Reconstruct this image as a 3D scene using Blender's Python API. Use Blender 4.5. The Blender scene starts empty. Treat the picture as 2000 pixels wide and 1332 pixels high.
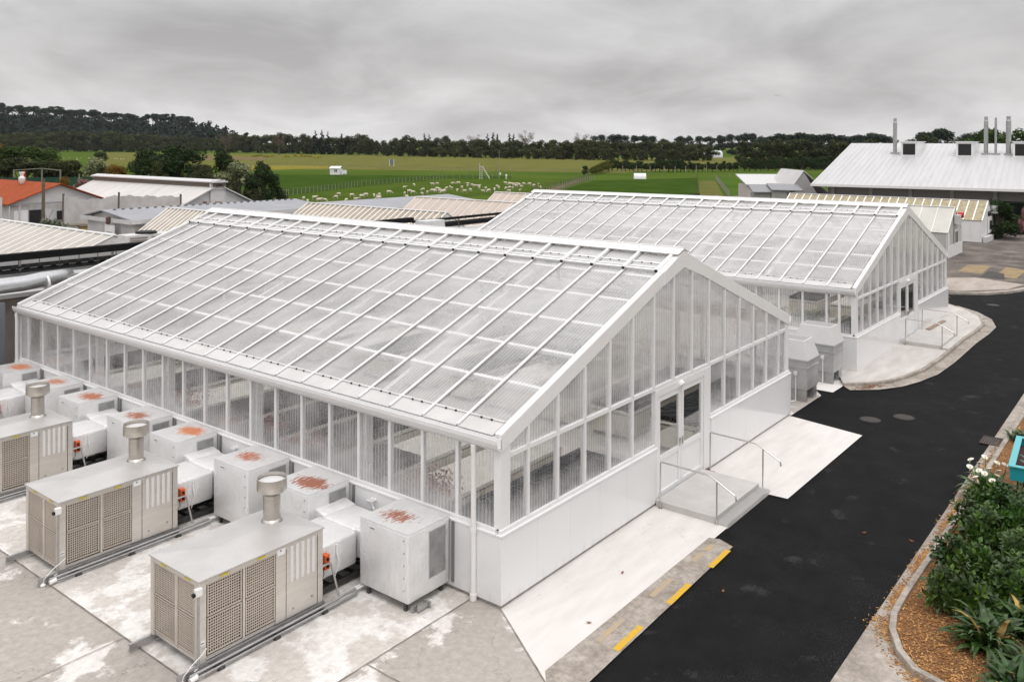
import bpy, bmesh, math, random
from mathutils import Vector, Matrix
rnd = random.Random(11)
S = bpy.context.scene
COL = S.collection
R = math.radians

# ------------------------------------------------------------------ camera
CAM = Vector((-11.851, -9.545, 8.201))
YAW, PIT, ROL, FPX = 0.9042, 0.0046, 0.0038, 1682.57
FW = Vector((math.sin(YAW)*math.cos(PIT), math.cos(YAW)*math.cos(PIT), -math.sin(PIT)))
_r = Vector((math.cos(YAW), -math.sin(YAW), 0)); _u = _r.cross(FW)
RT = _r*math.cos(ROL)+_u*math.sin(ROL); UP = -_r*math.sin(ROL)+_u*math.cos(ROL)
cd = bpy.data.cameras.new('camera'); cam = bpy.data.objects.new('camera', cd); COL.objects.link(cam)
cam.matrix_world = Matrix(((RT.x, UP.x, -FW.x, CAM.x), (RT.y, UP.y, -FW.y, CAM.y), (RT.z, UP.z, -FW.z, CAM.z), (0, 0, 0, 1)))
cd.sensor_width = 36; cd.lens = FPX/2000*36; cd.shift_y = -376.36/2000; cd.clip_end = 6000; cd.clip_start = .1
S.camera = cam
def at(px, d, z=0.0):                                   # ground point at photo column px, d metres in front of the camera
    q = CAM + (FW + RT*((px-1000)/FPX))*d
    return Vector((q.x, q.y, z))

# ------------------------------------------------------------------ world, sun, exposure
SUN_EL, SUN_AZ = R(62), R(215)
w = bpy.data.worlds.new('World'); S.world = w; w.use_nodes = True
nt = w.node_tree; nt.nodes.clear(); N = nt.nodes.new; K = nt.links.new
out = N('ShaderNodeOutputWorld'); bg = N('ShaderNodeBackground'); bg.inputs[1].default_value = 0.1
sky = N('ShaderNodeTexSky'); sky.sky_type = 'NISHITA'; sky.sun_disc = False
sky.sun_elevation = SUN_EL; sky.sun_rotation = SUN_AZ; sky.air_density = 1.5; sky.dust_density = 3
tc = N('ShaderNodeTexCoord'); sep = N('ShaderNodeSeparateXYZ'); K(tc.outputs['Generated'], sep.inputs[0])
def wm(op, a, b=None):
    n = N('ShaderNodeMath'); n.operation = op
    for i, v in enumerate((a, b)):
        if v is None: continue
        if isinstance(v, (int, float)): n.inputs[i].default_value = v
        else: K(v, n.inputs[i])
    return n.outputs[0]
zc = wm('MAXIMUM', sep.outputs[2], 0.0)
den = wm('ADD', zc, 0.30)
cmb = N('ShaderNodeCombineXYZ'); K(wm('DIVIDE', sep.outputs[0], den), cmb.inputs[0]); K(wm('DIVIDE', sep.outputs[1], den), cmb.inputs[1])
n1 = N('ShaderNodeTexNoise'); n1.inputs['Scale'].default_value = 1.75; n1.inputs['Detail'].default_value = 8; n1.inputs['Roughness'].default_value = .55; n1.inputs['Distortion'].default_value = .35
K(cmb.outputs[0], n1.inputs['Vector'])
rp = N('ShaderNodeValToRGB'); K(n1.outputs[0], rp.inputs[0])
e = rp.color_ramp.elements; e[0].position = .34; e[0].color = (.77, .745, .75, 1); e[1].position = .64; e[1].color = (1.17, 1.15, 1.15, 1)
g = N('ShaderNodeMapRange'); K(zc, g.inputs[0]); g.interpolation_type = 'SMOOTHSTEP'
g.inputs[1].default_value = .10; g.inputs[2].default_value = .75; g.inputs[3].default_value = 5.0; g.inputs[4].default_value = 14.0
hz = N('ShaderNodeMapRange'); K(zc, hz.inputs[0]); hz.inputs[1].default_value = 0; hz.inputs[2].default_value = .12; hz.inputs[3].default_value = 1.24; hz.inputs[4].default_value = 1.0
gg = wm('MULTIPLY', g.outputs[0], hz.outputs[0])
sc_ = N('ShaderNodeVectorMath'); sc_.operation = 'SCALE'; K(rp.outputs[0], sc_.inputs[0]); K(gg, sc_.inputs['Scale'])
mx = N('ShaderNodeMix'); mx.data_type = 'RGBA'; mx.inputs[0].default_value = .95
K(sky.outputs[0], mx.inputs[6]); K(sc_.outputs[0], mx.inputs[7])
K(mx.outputs[2], bg.inputs[0]); K(bg.outputs[0], out.inputs[0])
sl = bpy.data.lights.new('sun', 'SUN'); sl.energy = 0.9; sl.angle = R(25); sl.color = (1, .96, .91)
so = bpy.data.objects.new('sun', sl); COL.objects.link(so)
sd = Vector((math.sin(SUN_AZ)*math.cos(SUN_EL), math.cos(SUN_AZ)*math.cos(SUN_EL), math.sin(SUN_EL)))
so.rotation_euler = (-sd).to_track_quat('-Z', 'Y').to_euler()
S.view_settings.view_transform = 'Standard'; S.view_settings.look = 'None'; S.view_settings.gamma = 1; S.view_settings.exposure = 0.22
S.cycles.max_bounces = 10; S.cycles.transparent_max_bounces = 24; S.cycles.diffuse_bounces = 4; S.cycles.glossy_bounces = 3
S.cycles.use_denoising = True; S.cycles.caustics_reflective = False; S.cycles.caustics_refractive = False

# ------------------------------------------------------------------ helpers: materials
def lin(c): return tuple(((v/255)/12.92 if v/255 <= .04045 else ((v/255+.055)/1.055)**2.4) for v in c)
MATS = {}
def mat(name, col, rough=.6, metal=0., var=.0, scale=3., bump=0., bscale=20., spec=.5, col2=None, lo=.35, hi=.65, detail=5, stretch=None, island=0., transl=0., coat=0.):
    """Principled with procedural colour variation: col -> col2 by noise, plus optional bump and per-island tint"""
    if name in MATS: return MATS[name]
    m = bpy.data.materials.new(name); m.use_nodes = True; t = m.node_tree; b = t.nodes['Principled BSDF']
    b.inputs['Roughness'].default_value = rough; b.inputs['Metallic'].default_value = metal
    b.inputs['Specular IOR Level'].default_value = spec; b.inputs['Coat Weight'].default_value = coat
    c2 = col2 if col2 else tuple(v*(1-var) for v in col)
    o = None
    def vec():
        tcn = t.nodes.new('ShaderNodeTexCoord')
        if stretch:
            mp = t.nodes.new('ShaderNodeMapping'); mp.inputs['Scale'].default_value = stretch; t.links.new(tcn.outputs['Object'], mp.inputs[0]); return mp.outputs[0]
        return tcn.outputs['Object']
    v = vec()
    if var or col2:
        nz = t.nodes.new('ShaderNodeTexNoise'); nz.inputs['Scale'].default_value = scale; nz.inputs['Detail'].default_value = detail; nz.inputs['Roughness'].default_value = .6
        t.links.new(v, nz.inputs['Vector'])
        r_ = t.nodes.new('ShaderNodeValToRGB'); r_.color_ramp.elements[0].position = lo; r_.color_ramp.elements[1].position = hi
        r_.color_ramp.elements[0].color = (*col, 1); r_.color_ramp.elements[1].color = (*c2, 1)
        t.links.new(nz.outputs[0], r_.inputs[0]); o = r_.outputs[0]
    if island:
        ge = t.nodes.new('ShaderNodeNewGeometry'); h = t.nodes.new('ShaderNodeHueSaturation')
        mr = t.nodes.new('ShaderNodeMapRange'); mr.inputs[3].default_value = 1-island; mr.inputs[4].default_value = 1+island
        t.links.new(ge.outputs['Random Per Island'], mr.inputs[0]); t.links.new(mr.outputs[0], h.inputs['Value'])
        oi = t.nodes.new('ShaderNodeObjectInfo'); m2 = t.nodes.new('ShaderNodeMapRange'); m2.inputs[3].default_value = .485; m2.inputs[4].default_value = .515
        t.links.new(oi.outputs['Random'], m2.inputs[0]); t.links.new(m2.outputs[0], h.inputs['Hue'])
        if o: t.links.new(o, h.inputs['Color'])
        else: h.inputs['Color'].default_value = (*col, 1)
        o = h.outputs[0]
    if o: t.links.new(o, b.inputs['Base Color'])
    else: b.inputs['Base Color'].default_value = (*col, 1)
    if bump:
        nb = t.nodes.new('ShaderNodeTexNoise'); nb.inputs['Scale'].default_value = bscale; nb.inputs['Detail'].default_value = 4; t.links.new(v, nb.inputs['Vector'])
        bp = t.nodes.new('ShaderNodeBump'); bp.inputs['Strength'].default_value = bump; bp.inputs['Distance'].default_value = .02
        t.links.new(nb.outputs[0], bp.inputs['Height']); t.links.new(bp.outputs[0], b.inputs['Normal'])
    if transl:
        tr = t.nodes.new('ShaderNodeBsdfTranslucent'); ms = t.nodes.new('ShaderNodeMixShader'); ms.inputs[0].default_value = transl
        if o: t.links.new(o, tr.inputs[0])
        else: tr.inputs[0].default_value = (*col, 1)
        oo = t.nodes['Material Output']; t.links.new(b.outputs[0], ms.inputs[1]); t.links.new(tr.outputs[0], ms.inputs[2]); t.links.new(ms.outputs[0], oo.inputs[0])
    MATS[name] = m; return m

def poly_mat(name, axis, pitch, dens_lo, dens_hi, angle_extra, upper=0.):
    """ribbed twin-wall polycarbonate: bands of clear and milky plastic across the sheet"""
    m = bpy.data.materials.new(name); m.use_nodes = True; t = m.node_tree; t.nodes.clear(); n = t.nodes.new; k = t.links.new
    tcn = n('ShaderNodeTexCoord'); sp = n('ShaderNodeSeparateXYZ'); k(tcn.outputs['Object'], sp.inputs[0])
    def mth(op, a, b_=None):
        q = n('ShaderNodeMath'); q.operation = op
        for i, v in enumerate((a, b_)):
            if v is None: continue
            if isinstance(v, (int, float)): q.inputs[i].default_value = v
            else: k(v, q.inputs[i])
        return q.outputs[0]
    s = mth('SINE', mth('MULTIPLY', sp.outputs[axis], 2*math.pi/pitch))
    nz = n('ShaderNodeTexNoise'); nz.inputs['Scale'].default_value = .8; nz.inputs['Detail'].default_value = 4; k(tcn.outputs['Object'], nz.inputs['Vector'])
    dm = n('ShaderNodeMapRange'); dm.inputs[1].default_value = .35; dm.inputs[2].default_value = .7; dm.inputs[3].default_value = -.08; dm.inputs[4].default_value = .22; k(nz.outputs[0], dm.inputs[0])
    band = n('ShaderNodeMapRange'); band.inputs[1].default_value = -.2; band.inputs[2].default_value = .7; band.inputs[3].default_value = dens_lo; band.inputs[4].default_value = dens_hi; k(s, band.inputs[0])
    lw = n('ShaderNodeLayerWeight'); lw.inputs[0].default_value = .5
    ex = mth('MULTIPLY', mth('POWER', lw.outputs['Facing'], 2.0), angle_extra)
    cz = n('ShaderNodeMapRange'); cz.inputs[1].default_value = 1.95; cz.inputs[2].default_value = 1.35; cz.inputs[3].default_value = 0; cz.inputs[4].default_value = .40; k(sp.outputs[2], cz.inputs[0])
    n2 = n('ShaderNodeTexNoise'); n2.inputs['Scale'].default_value = 3.0; n2.inputs['Detail'].default_value = 5; k(tcn.outputs['Object'], n2.inputs['Vector'])
    if upper:
        cu = n('ShaderNodeMapRange'); cu.inputs[1].default_value = 2.62; cu.inputs[2].default_value = 2.70; cu.inputs[3].default_value = 0; cu.inputs[4].default_value = upper; k(sp.outputs[2], cu.inputs[0]); ex = mth('ADD', ex, mth('MULTIPLY', cu.outputs[0], mth('MULTIPLY', nz.outputs[0], 2.0)))
    cond = mth('MULTIPLY', cz.outputs[0], mth('MULTIPLY', n2.outputs[0], 1.6))
    fac = mth('MINIMUM', mth('ADD', cond, mth('ADD', mth('ADD', band.outputs[0], dm.outputs[0]), ex)), .96)
    tr = n('ShaderNodeBsdfTransparent'); tr.inputs[0].default_value = (.985, .985, .985, 1)
    df = n('ShaderNodeBsdfDiffuse'); df.inputs[0].default_value = (.88, .88, .885, 1)
    tl = n('ShaderNodeBsdfTranslucent'); tl.inputs[0].default_value = (.90, .90, .90, 1)
    mk = n('ShaderNodeMixShader'); mk.inputs[0].default_value = .6; k(df.outputs[0], mk.inputs[1]); k(tl.outputs[0], mk.inputs[2])
    m1 = n('ShaderNodeMixShader'); k(fac, m1.inputs[0]); k(tr.outputs[0], m1.inputs[1]); k(mk.outputs[0], m1.inputs[2])
    gl = n('ShaderNodeBsdfGlossy'); gl.inputs['Roughness'].default_value = .12; gl.inputs[0].default_value = (.9, .9, .9, 1)
    fr = n('ShaderNodeFresnel')
    ge_ = n('ShaderNodeNewGeometry'); io = n('ShaderNodeMath'); io.operation = 'MULTIPLY_ADD'; io.inputs[1].default_value = 1/1.5-1.5; io.inputs[2].default_value = 1.5; k(ge_.outputs['Backfacing'], io.inputs[0]); k(io.outputs[0], fr.inputs[0])
    m2 = n('ShaderNodeMixShader'); k(mth('MULTIPLY', fr.outputs[0], .8), m2.inputs[0]); k(m1.outputs[0], m2.inputs[1]); k(gl.outputs[0], m2.inputs[2])
    oo = n('ShaderNodeOutputMaterial'); k(m2.outputs[0], oo.inputs[0]); MATS[name] = m; return m
def glass_mat(name, tint=.9):
    m = bpy.data.materials.new(name); m.use_nodes = True; t = m.node_tree; t.nodes.clear(); n = t.nodes.new; k = t.links.new
    tr = n('ShaderNodeBsdfTransparent'); tr.inputs[0].default_value = (tint, tint*1.01, tint, 1); gl = n('ShaderNodeBsdfGlossy'); gl.inputs['Roughness'].default_value = .02
    fr = n('ShaderNodeFresnel')
    ge_ = n('ShaderNodeNewGeometry'); io = n('ShaderNodeMath'); io.operation = 'MULTIPLY_ADD'; io.inputs[1].default_value = 1/1.5-1.5; io.inputs[2].default_value = 1.5; k(ge_.outputs['Backfacing'], io.inputs[0]); k(io.outputs[0], fr.inputs[0])
    mm = n('ShaderNodeMath'); mm.operation = 'MULTIPLY'; mm.inputs[1].default_value = 1.3; k(fr.outputs[0], mm.inputs[0])
    ms = n('ShaderNodeMixShader'); k(mm.outputs[0], ms.inputs[0]); k(tr.outputs[0], ms.inputs[1]); k(gl.outputs[0], ms.inputs[2])
    oo = n('ShaderNodeOutputMaterial'); k(ms.outputs[0], oo.inputs[0]); MATS[name] = m; return m

# ------------------------------------------------------------------ helpers: meshes and objects
class MB:
    def __init__(s): s.v = []; s.f = []; s.m = []
    def face(s, pts, mi=0):
        i = len(s.v); s.v += [tuple(p) for p in pts]; s.f.append(tuple(range(i, i+len(pts)))); s.m.append(mi); return s
    def hull8(s, p, mi=0):                                     # 8 points: bottom ring 0-3 (ccw), top ring 4-7
        i = len(s.v); s.v += [tuple(q) for q in p]
        for q in ((3, 2, 1, 0), (4, 5, 6, 7), (0, 1, 5, 4), (1, 2, 6, 5), (2, 3, 7, 6), (3, 0, 4, 7)):
            s.f.append(tuple(i+a for a in q)); s.m.append(mi)
        return s
    def box(s, x0, y0, z0, x1, y1, z1, mi=0):
        x0, x1 = sorted((x0, x1)); y0, y1 = sorted((y0, y1)); z0, z1 = sorted((z0, z1))
        s.hull8([(x0, y0, z0), (x1, y0, z0), (x1, y1, z0), (x0, y1, z0), (x0, y0, z1), (x1, y0, z1), (x1, y1, z1), (x0, y1, z1)], mi); return s
    def bar(s, p, q, wd, h, up=(0, 0, 1), mi=0):               # a bar from p to q, wd across, h along `up`
        p = Vector(p); q = Vector(q); d = (q-p).normalized(); up = Vector(up); a = d.cross(up)
        a = a.normalized() if a.length > 1e-5 else Vector((1, 0, 0)); u = a.cross(d); a = a*wd/2; u = u*h/2
        s.hull8([p-a-u, p+a-u, q+a-u, q-a-u, p-a+u, p+a+u, q+a+u, q-a+u], mi); return s
    def prism(s, pts, z0, z1, mi=0):                           # vertical prism over a ccw plan outline
        n = len(pts); i = len(s.v); s.v += [(p[0], p[1], z0) for p in pts]+[(p[0], p[1], z1) for p in pts]
        s.f.append(tuple(i+n+j for j in range(n))); s.m.append(mi); s.f.append(tuple(i+n-1-j for j in range(n))); s.m.append(mi)
        for j in range(n): s.f.append((i+j, i+(j+1) % n, i+n+(j+1) % n, i+n+j)); s.m.append(mi)
        return s
    def slab(s, pts, vec, mi=0):                               # flat outline pushed along vec
        n = len(pts); i = len(s.v); vec = Vector(vec); s.v += [tuple(p) for p in pts]+[tuple(Vector(p)+vec) for p in pts]
        s.f.append(tuple(i+n+j for j in range(n))); s.m.append(mi); s.f.append(tuple(i+n-1-j for j in range(n))); s.m.append(mi)
        for j in range(n): s.f.append((i+j, i+(j+1) % n, i+n+(j+1) % n, i+n+j)); s.m.append(mi)
        return s
    def rings(s, rs, cap=True, mi=0):                          # loft closed rings of equal count
        n = len(rs[0]); i = len(s.v)
        for r_ in rs: s.v += [tuple(p) for p in r_]
        for a in range(len(rs)-1):
            for j in range(n): s.f.append((i+a*n+j, i+a*n+(j+1) % n, i+(a+1)*n+(j+1) % n, i+(a+1)*n+j)); s.m.append(mi)
        if cap:
            s.f.append(tuple(i+n-1-j for j in range(n))); s.m.append(mi); k_ = i+(len(rs)-1)*n; s.f.append(tuple(k_+j for j in range(n))); s.m.append(mi)
        return s
    def lathe(s, c, prof, n=20, mi=0):
        return s.rings([[(c[0]+r_*math.cos(2*math.pi*j/n), c[1]+r_*math.sin(2*math.pi*j/n), c[2]+z) for j in range(n)] for r_, z in prof], True, mi)
    def tube(s, pts, rad, n=8, mi=0):
        pts = [Vector(p) for p in pts]; rs = []; prev = None
        if not isinstance(rad, (list, tuple)): rad = [rad]*len(pts)
        for i, p in enumerate(pts):
            d = (pts[min(i+1, len(pts)-1)]-pts[max(i-1, 0)]).normalized()
            if prev is None:
                a = d.cross(Vector((0, 0, 1)));  a = a if a.length > 1e-3 else d.cross(Vector((1, 0, 0)))
            else: a = prev-d*prev.dot(d)
            a.normalize(); prev = a; b_ = d.cross(a)
            rs.append([p+(a*math.cos(2*math.pi*j/n)+b_*math.sin(2*math.pi*j/n))*rad[i] for j in range(n)])
        return s.rings(rs, True, mi)
    def build(s, name, m, parent=None, smooth=False, bevel=0, flip=True):
        me = bpy.data.meshes.new(name); me.from_pydata(s.v, [], s.f); 
        for q in (m if isinstance(m, (list, tuple)) else [m]): me.materials.append(q)
        if any(s.m): me.polygons.foreach_set('material_index', s.m)
        if len(s.f) > 1 and flip:
            bm = bmesh.new(); bm.from_mesh(me); bmesh.ops.recalc_face_normals(bm, faces=bm.faces); bm.to_mesh(me); bm.free()
        if smooth: me.polygons.foreach_set('use_smooth', [True]*len(me.polygons))
        if smooth and not bevel: me.set_sharp_from_angle(angle=R(38))
        me.update(); o = bpy.data.objects.new(name, me); COL.objects.link(o)
        if parent is not None: o.parent = parent
        if bevel:
            bv = o.modifiers.new('bevel', 'BEVEL'); bv.width = bevel; bv.segments = 2; bv.limit_method = 'ANGLE'; bv.harden_normals = False
        return o
def box(x0, y0, z0, x1, y1, z1, mi=0): return MB().box(x0, y0, z0, x1, y1, z1, mi)
def tag(o, label, cat, group=None):
    o['label'] = label; o['category'] = cat
    if group: o['group'] = group
    return o
def thing(name, label, cat, loc=(0, 0, 0), rz=0, group=None):
    o = bpy.data.objects.new(name, None); COL.objects.link(o); o.location = loc; o.rotation_euler = (0, 0, rz); o.empty_display_size = .2
    return tag(o, label, cat, group)
def structure(o): o['kind'] = 'structure'; return o
def stuff(o, label, cat): o['kind'] = 'stuff'; return tag(o, label, cat)
KIDS = {}
def kids(o): return [c for c in bpy.data.objects if c.parent == o]
def snapshot(o): return (o, [snapshot(c) for c in kids(o)])
def dup(snap, parent=None, loc=None, rz=None, label=None, group=None, scale=None):
    o, ch = snap; c = o.copy(); COL.objects.link(c); c.parent = parent
    if loc is not None: c.location = loc
    if rz is not None: c.rotation_euler = (0, 0, rz)
    if scale is not None: c.scale = scale if isinstance(scale, (tuple, list)) else (scale,)*3
    if label: c['label'] = label
    if group: c['group'] = group
    for q in ch: dup(q, c)
    return c

# ------------------------------------------------------------------ materials
def splash(m, z0, z1, col, amt):
    t = m.node_tree; b = t.nodes['Principled BSDF']; src = b.inputs['Base Color'].links[0].from_socket; tcn = t.nodes.new('ShaderNodeTexCoord')
    mp = t.nodes.new('ShaderNodeMapping'); mp.inputs['Scale'].default_value = (7, 7, 1.6); t.links.new(tcn.outputs['Object'], mp.inputs[0])
    nz = t.nodes.new('ShaderNodeTexNoise'); nz.inputs['Scale'].default_value = 1; nz.inputs['Detail'].default_value = 7; nz.inputs['Roughness'].default_value = .7; t.links.new(mp.outputs[0], nz.inputs['Vector'])
    sp = t.nodes.new('ShaderNodeSeparateXYZ'); t.links.new(tcn.outputs['Object'], sp.inputs[0]); mr = t.nodes.new('ShaderNodeMapRange'); mr.inputs[1].default_value = z1; mr.inputs[2].default_value = z0; mr.inputs[3].default_value = -.35; mr.inputs[4].default_value = .12; t.links.new(sp.outputs[2], mr.inputs[0])
    ad = t.nodes.new('ShaderNodeMath'); t.links.new(nz.outputs[0], ad.inputs[0]); t.links.new(mr.outputs[0], ad.inputs[1]); m2 = t.nodes.new('ShaderNodeMapRange'); m2.inputs[1].default_value = .48; m2.inputs[2].default_value = .70; m2.inputs[4].default_value = amt; t.links.new(ad.outputs[0], m2.inputs[0])
    mx_ = t.nodes.new('ShaderNodeMix'); mx_.data_type = 'RGBA'; t.links.new(m2.outputs[0], mx_.inputs[0]); t.links.new(src, mx_.inputs[6]); mx_.inputs[7].default_value = (*col, 1); t.links.new(mx_.outputs[2], b.inputs['Base Color'])
WHITE = mat('white_paint', (.80, .80, .80), .38, var=.05, scale=1.3)
PANEL = mat('white_panel', (.76, .76, .765), .16, var=.04, scale=.7, coat=.25)
splash(PANEL, .07, .45, (.52, .48, .43), .30)
OFFW = mat('off_white', (.62, .615, .60), .6, var=.2, scale=2)
PVC = mat('white_pvc', (.79, .775, .765), .4)
BLACK = mat('black_plastic', (.010, .010, .011), .6, spec=.25)
STEEL = mat('stainless', (.70, .665, .62), .38, metal=.65, var=.10, scale=2.2, stretch=(1, 1, 6), bump=.03, bscale=6)
STEELD = mat('dark_steel', (.10, .10, .10), .5, metal=.6, var=.3)
GALV = mat('galvanised', (.50, .50, .50), .42, metal=.8, var=.22, scale=5)
POLISH = mat('polished_tube', (.62, .60, .58), .2, metal=1.)
COIL = mat('coil_back', (.022, .014, .010), .8, col2=(.20, .10, .055), scale=9, lo=.55, hi=.8)
STRIP = mat('perforated_strip', (.74, .73, .715), .4, var=.1, scale=60, stretch=(1, 1, 3))
YLW = mat('yellow_label', (.62, .50, .03), .6); ORANGE = mat('orange_plastic', (.70, .12, .02), .4)
CONC = mat('concrete_apron', (.70, .675, .655), .85, col2=(.62, .592, .57), scale=1.6, stretch=(.5, 2.2, 1), detail=10, bump=.12, bscale=60)
SKIRT = mat('concrete_plinth', (.36, .335, .31), .9, var=.35, scale=7, bump=.2)
DRK = mat('dark_opening', (.012, .012, .013), .35)
GRAYW = mat('grey_cladding', (.40, .40, .39), .6, var=.12)
TIMBER = mat('weathered_timber', (.16, .125, .09), .85, var=.4, scale=6)
GLASS = glass_mat('door_glass')
WGL = mat('dark_window', (.02, .024, .025), .08, spec=.8)
POLY_Y = poly_mat('roof_sheet', 1, .085, .22, .32, .08)
POLY_S = poly_mat('side_sheet', 1, .085, .03, .20, .16)
POLY_G = poly_mat('gable_sheet', 0, .085, .02, .18, .14, .18)

def foil_mat():
    m = mat('aluminium_foil', (.82, .82, .82), .42, metal=.30, var=.08, scale=2.5); t = m.node_tree; b = t.nodes['Principled BSDF']
    tcn = t.nodes.new('ShaderNodeTexCoord'); mp = t.nodes.new('ShaderNodeMapping'); mp.inputs['Scale'].default_value = (9, 9, 2.2); t.links.new(tcn.outputs['Object'], mp.inputs[0])
    nz = t.nodes.new('ShaderNodeTexNoise'); nz.inputs['Scale'].default_value = 1.0; nz.inputs['Detail'].default_value = 2; nz.inputs['Distortion'].default_value = .8; t.links.new(mp.outputs[0], nz.inputs['Vector'])
    sb = t.nodes.new('ShaderNodeMath'); sb.operation = 'SUBTRACT'; sb.inputs[1].default_value = .5; t.links.new(nz.outputs[0], sb.inputs[0]); ab = t.nodes.new('ShaderNodeMath'); ab.operation = 'ABSOLUTE'; t.links.new(sb.outputs[0], ab.inputs[0])
    mr = t.nodes.new('ShaderNodeMapRange'); mr.inputs[1].default_value = 0; mr.inputs[2].default_value = .024; mr.inputs[3].default_value = 1; mr.inputs[4].default_value = 0; t.links.new(ab.outputs[0], mr.inputs[0])
    bp = t.nodes.new('ShaderNodeBump'); bp.inputs['Strength'].default_value = .55; bp.inputs['Distance'].default_value = .013; t.links.new(mr.outputs[0], bp.inputs['Height'])
    n3 = t.nodes.new('ShaderNodeTexNoise'); n3.inputs['Scale'].default_value = 14; t.links.new(tcn.outputs['Object'], n3.inputs['Vector'])
    b2 = t.nodes.new('ShaderNodeBump'); b2.inputs['Strength'].default_value = .22; b2.inputs['Distance'].default_value = .015; t.links.new(n3.outputs[0], b2.inputs['Height']); t.links.new(bp.outputs[0], b2.inputs['Normal'])
    t.links.new(b2.outputs[0], b.inputs['Normal']); return m
FOIL = foil_mat()
def stain_mat():
    """rusty peeled streaks on a foil lid, strongest at the middle of each lid (object origin)"""
    m = foil_mat().copy(); m.name = 'rust_streaked_foil'; t = m.node_tree; b = t.nodes['Principled BSDF']
    tcn = t.nodes.new('ShaderNodeTexCoord'); mp = t.nodes.new('ShaderNodeMapping'); mp.inputs['Rotation'].default_value = (0, 0, .35); mp.inputs['Scale'].default_value = (6, 38, 1)
    oi = t.nodes.new('ShaderNodeObjectInfo'); ad = t.nodes.new('ShaderNodeVectorMath'); ad.operation = 'MULTIPLY_ADD'; ad.inputs[1].default_value = (40, 40, 40)
    t.links.new(oi.outputs['Random'], ad.inputs[0]); t.links.new(tcn.outputs['Object'], ad.inputs[2]); t.links.new(ad.outputs[0], mp.inputs[0])
    nz = t.nodes.new('ShaderNodeTexNoise'); nz.inputs['Scale'].default_value = 1.1; nz.inputs['Detail'].default_value = 5; nz.inputs['Distortion'].default_value = .7; t.links.new(mp.outputs[0], nz.inputs['Vector'])
    ln = t.nodes.new('ShaderNodeVectorMath'); ln.operation = 'MULTIPLY'; ln.inputs[1].default_value = (1.5, .95, 0); rv = t.nodes.new('ShaderNodeCombineXYZ'); r1 = t.nodes.new('ShaderNodeMapRange'); r1.inputs[3].default_value = -.16; r1.inputs[4].default_value = .16; t.links.new(oi.outputs['Random'], r1.inputs[0]); t.links.new(r1.outputs[0], rv.inputs[0]); r2 = t.nodes.new('ShaderNodeMath'); r2.operation = 'SINE'; r3 = t.nodes.new('ShaderNodeMath'); r3.operation = 'MULTIPLY'; r3.inputs[1].default_value = 90; t.links.new(oi.outputs['Random'], r3.inputs[0]); t.links.new(r3.outputs[0], r2.inputs[0]); r4 = t.nodes.new('ShaderNodeMath'); r4.operation = 'MULTIPLY'; r4.inputs[1].default_value = .14; t.links.new(r2.outputs[0], r4.inputs[0]); t.links.new(r4.outputs[0], rv.inputs[1]); va = t.nodes.new('ShaderNodeVectorMath'); t.links.new(tcn.outputs['Object'], va.inputs[0]); t.links.new(rv.outputs[0], va.inputs[1]); t.links.new(va.outputs[0], ln.inputs[0])
    le = t.nodes.new('ShaderNodeVectorMath'); le.operation = 'LENGTH'; t.links.new(ln.outputs[0], le.inputs[0])
    mr = t.nodes.new('ShaderNodeMapRange'); mr.inputs[1].default_value = .15; mr.inputs[2].default_value = .68; mr.inputs[3].default_value = .19; mr.inputs[4].default_value = -.25; t.links.new(le.outputs['Value'], mr.inputs[0])
    su = t.nodes.new('ShaderNodeMath'); s5 = t.nodes.new('ShaderNodeMath'); s5.operation = 'MULTIPLY_ADD'; s5.inputs[1].default_value = .05; t.links.new(r2.outputs[0], s5.inputs[0]); t.links.new(mr.outputs[0], s5.inputs[2]); t.links.new(nz.outputs[0], su.inputs[0]); t.links.new(s5.outputs[0], su.inputs[1])
    th = t.nodes.new('ShaderNodeMapRange'); th.inputs[1].default_value = .52; th.inputs[2].default_value = .58; t.links.new(su.outputs[0], th.inputs[0])
    hs = t.nodes.new('ShaderNodeMix'); hs.data_type = 'RGBA'; hs.inputs[6].default_value = (.60, .20, .085, 1); hs.inputs[7].default_value = (.22, .075, .045, 1); t.links.new(oi.outputs['Random'], hs.inputs[0])
    src = b.inputs['Base Color'].links[0].from_socket; mix = t.nodes.new('ShaderNodeMix'); mix.data_type = 'RGBA'
    t.links.new(th.outputs[0], mix.inputs[0]); t.links.new(src, mix.inputs[6]); t.links.new(hs.outputs[2], mix.inputs[7]); t.links.new(mix.outputs[2], b.inputs['Base Color'])
    me = t.nodes.new('ShaderNodeMath'); me.operation = 'MULTIPLY_ADD'; me.inputs[1].default_value = -.6; me.inputs[2].default_value = .6; t.links.new(th.outputs[0], me.inputs[0]); t.links.new(me.outputs[0], b.inputs['Metallic'])
    return m
RUST = stain_mat()

# ================================================================== THE SETTING
def sheet(name, pts, z, m, t=.0):
    b = MB()
    if t: b.prism(pts, z-t, z)
    else: b.face([(p[0], p[1], z) for p in pts])
    return structure(b.build(name, m))
GRASS = mat('grass', (.050, .085, .014), 1.0, spec=.0, col2=(.085, .125, .024), scale=.02, lo=.3, hi=.7, bump=.5, bscale=1.5, detail=8)
sheet('field', [(-3000, -3000), (3000, -3000), (3000, 3000), (-3000, 3000)], -.10, GRASS)
g_dark = mat('dark_grass', (.030, .060, .009), 1.0, spec=.0, col2=(.050, .085, .016), scale=.16, bump=.6, bscale=1.2, detail=8)
g_sheep = mat('grazed_grass', (.048, .082, .012), 1.0, spec=.0, col2=(.072, .108, .02), scale=.14, detail=8)
g_yel = mat('dry_pasture', (.100, .112, .027), 1.0, spec=.0, col2=(.155, .148, .050), scale=.12, detail=9)
g_mid = mat('mid_grass', (.05, .095, .014), 1.0, spec=.0, col2=(.072, .12, .022), scale=.05, detail=8)
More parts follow.
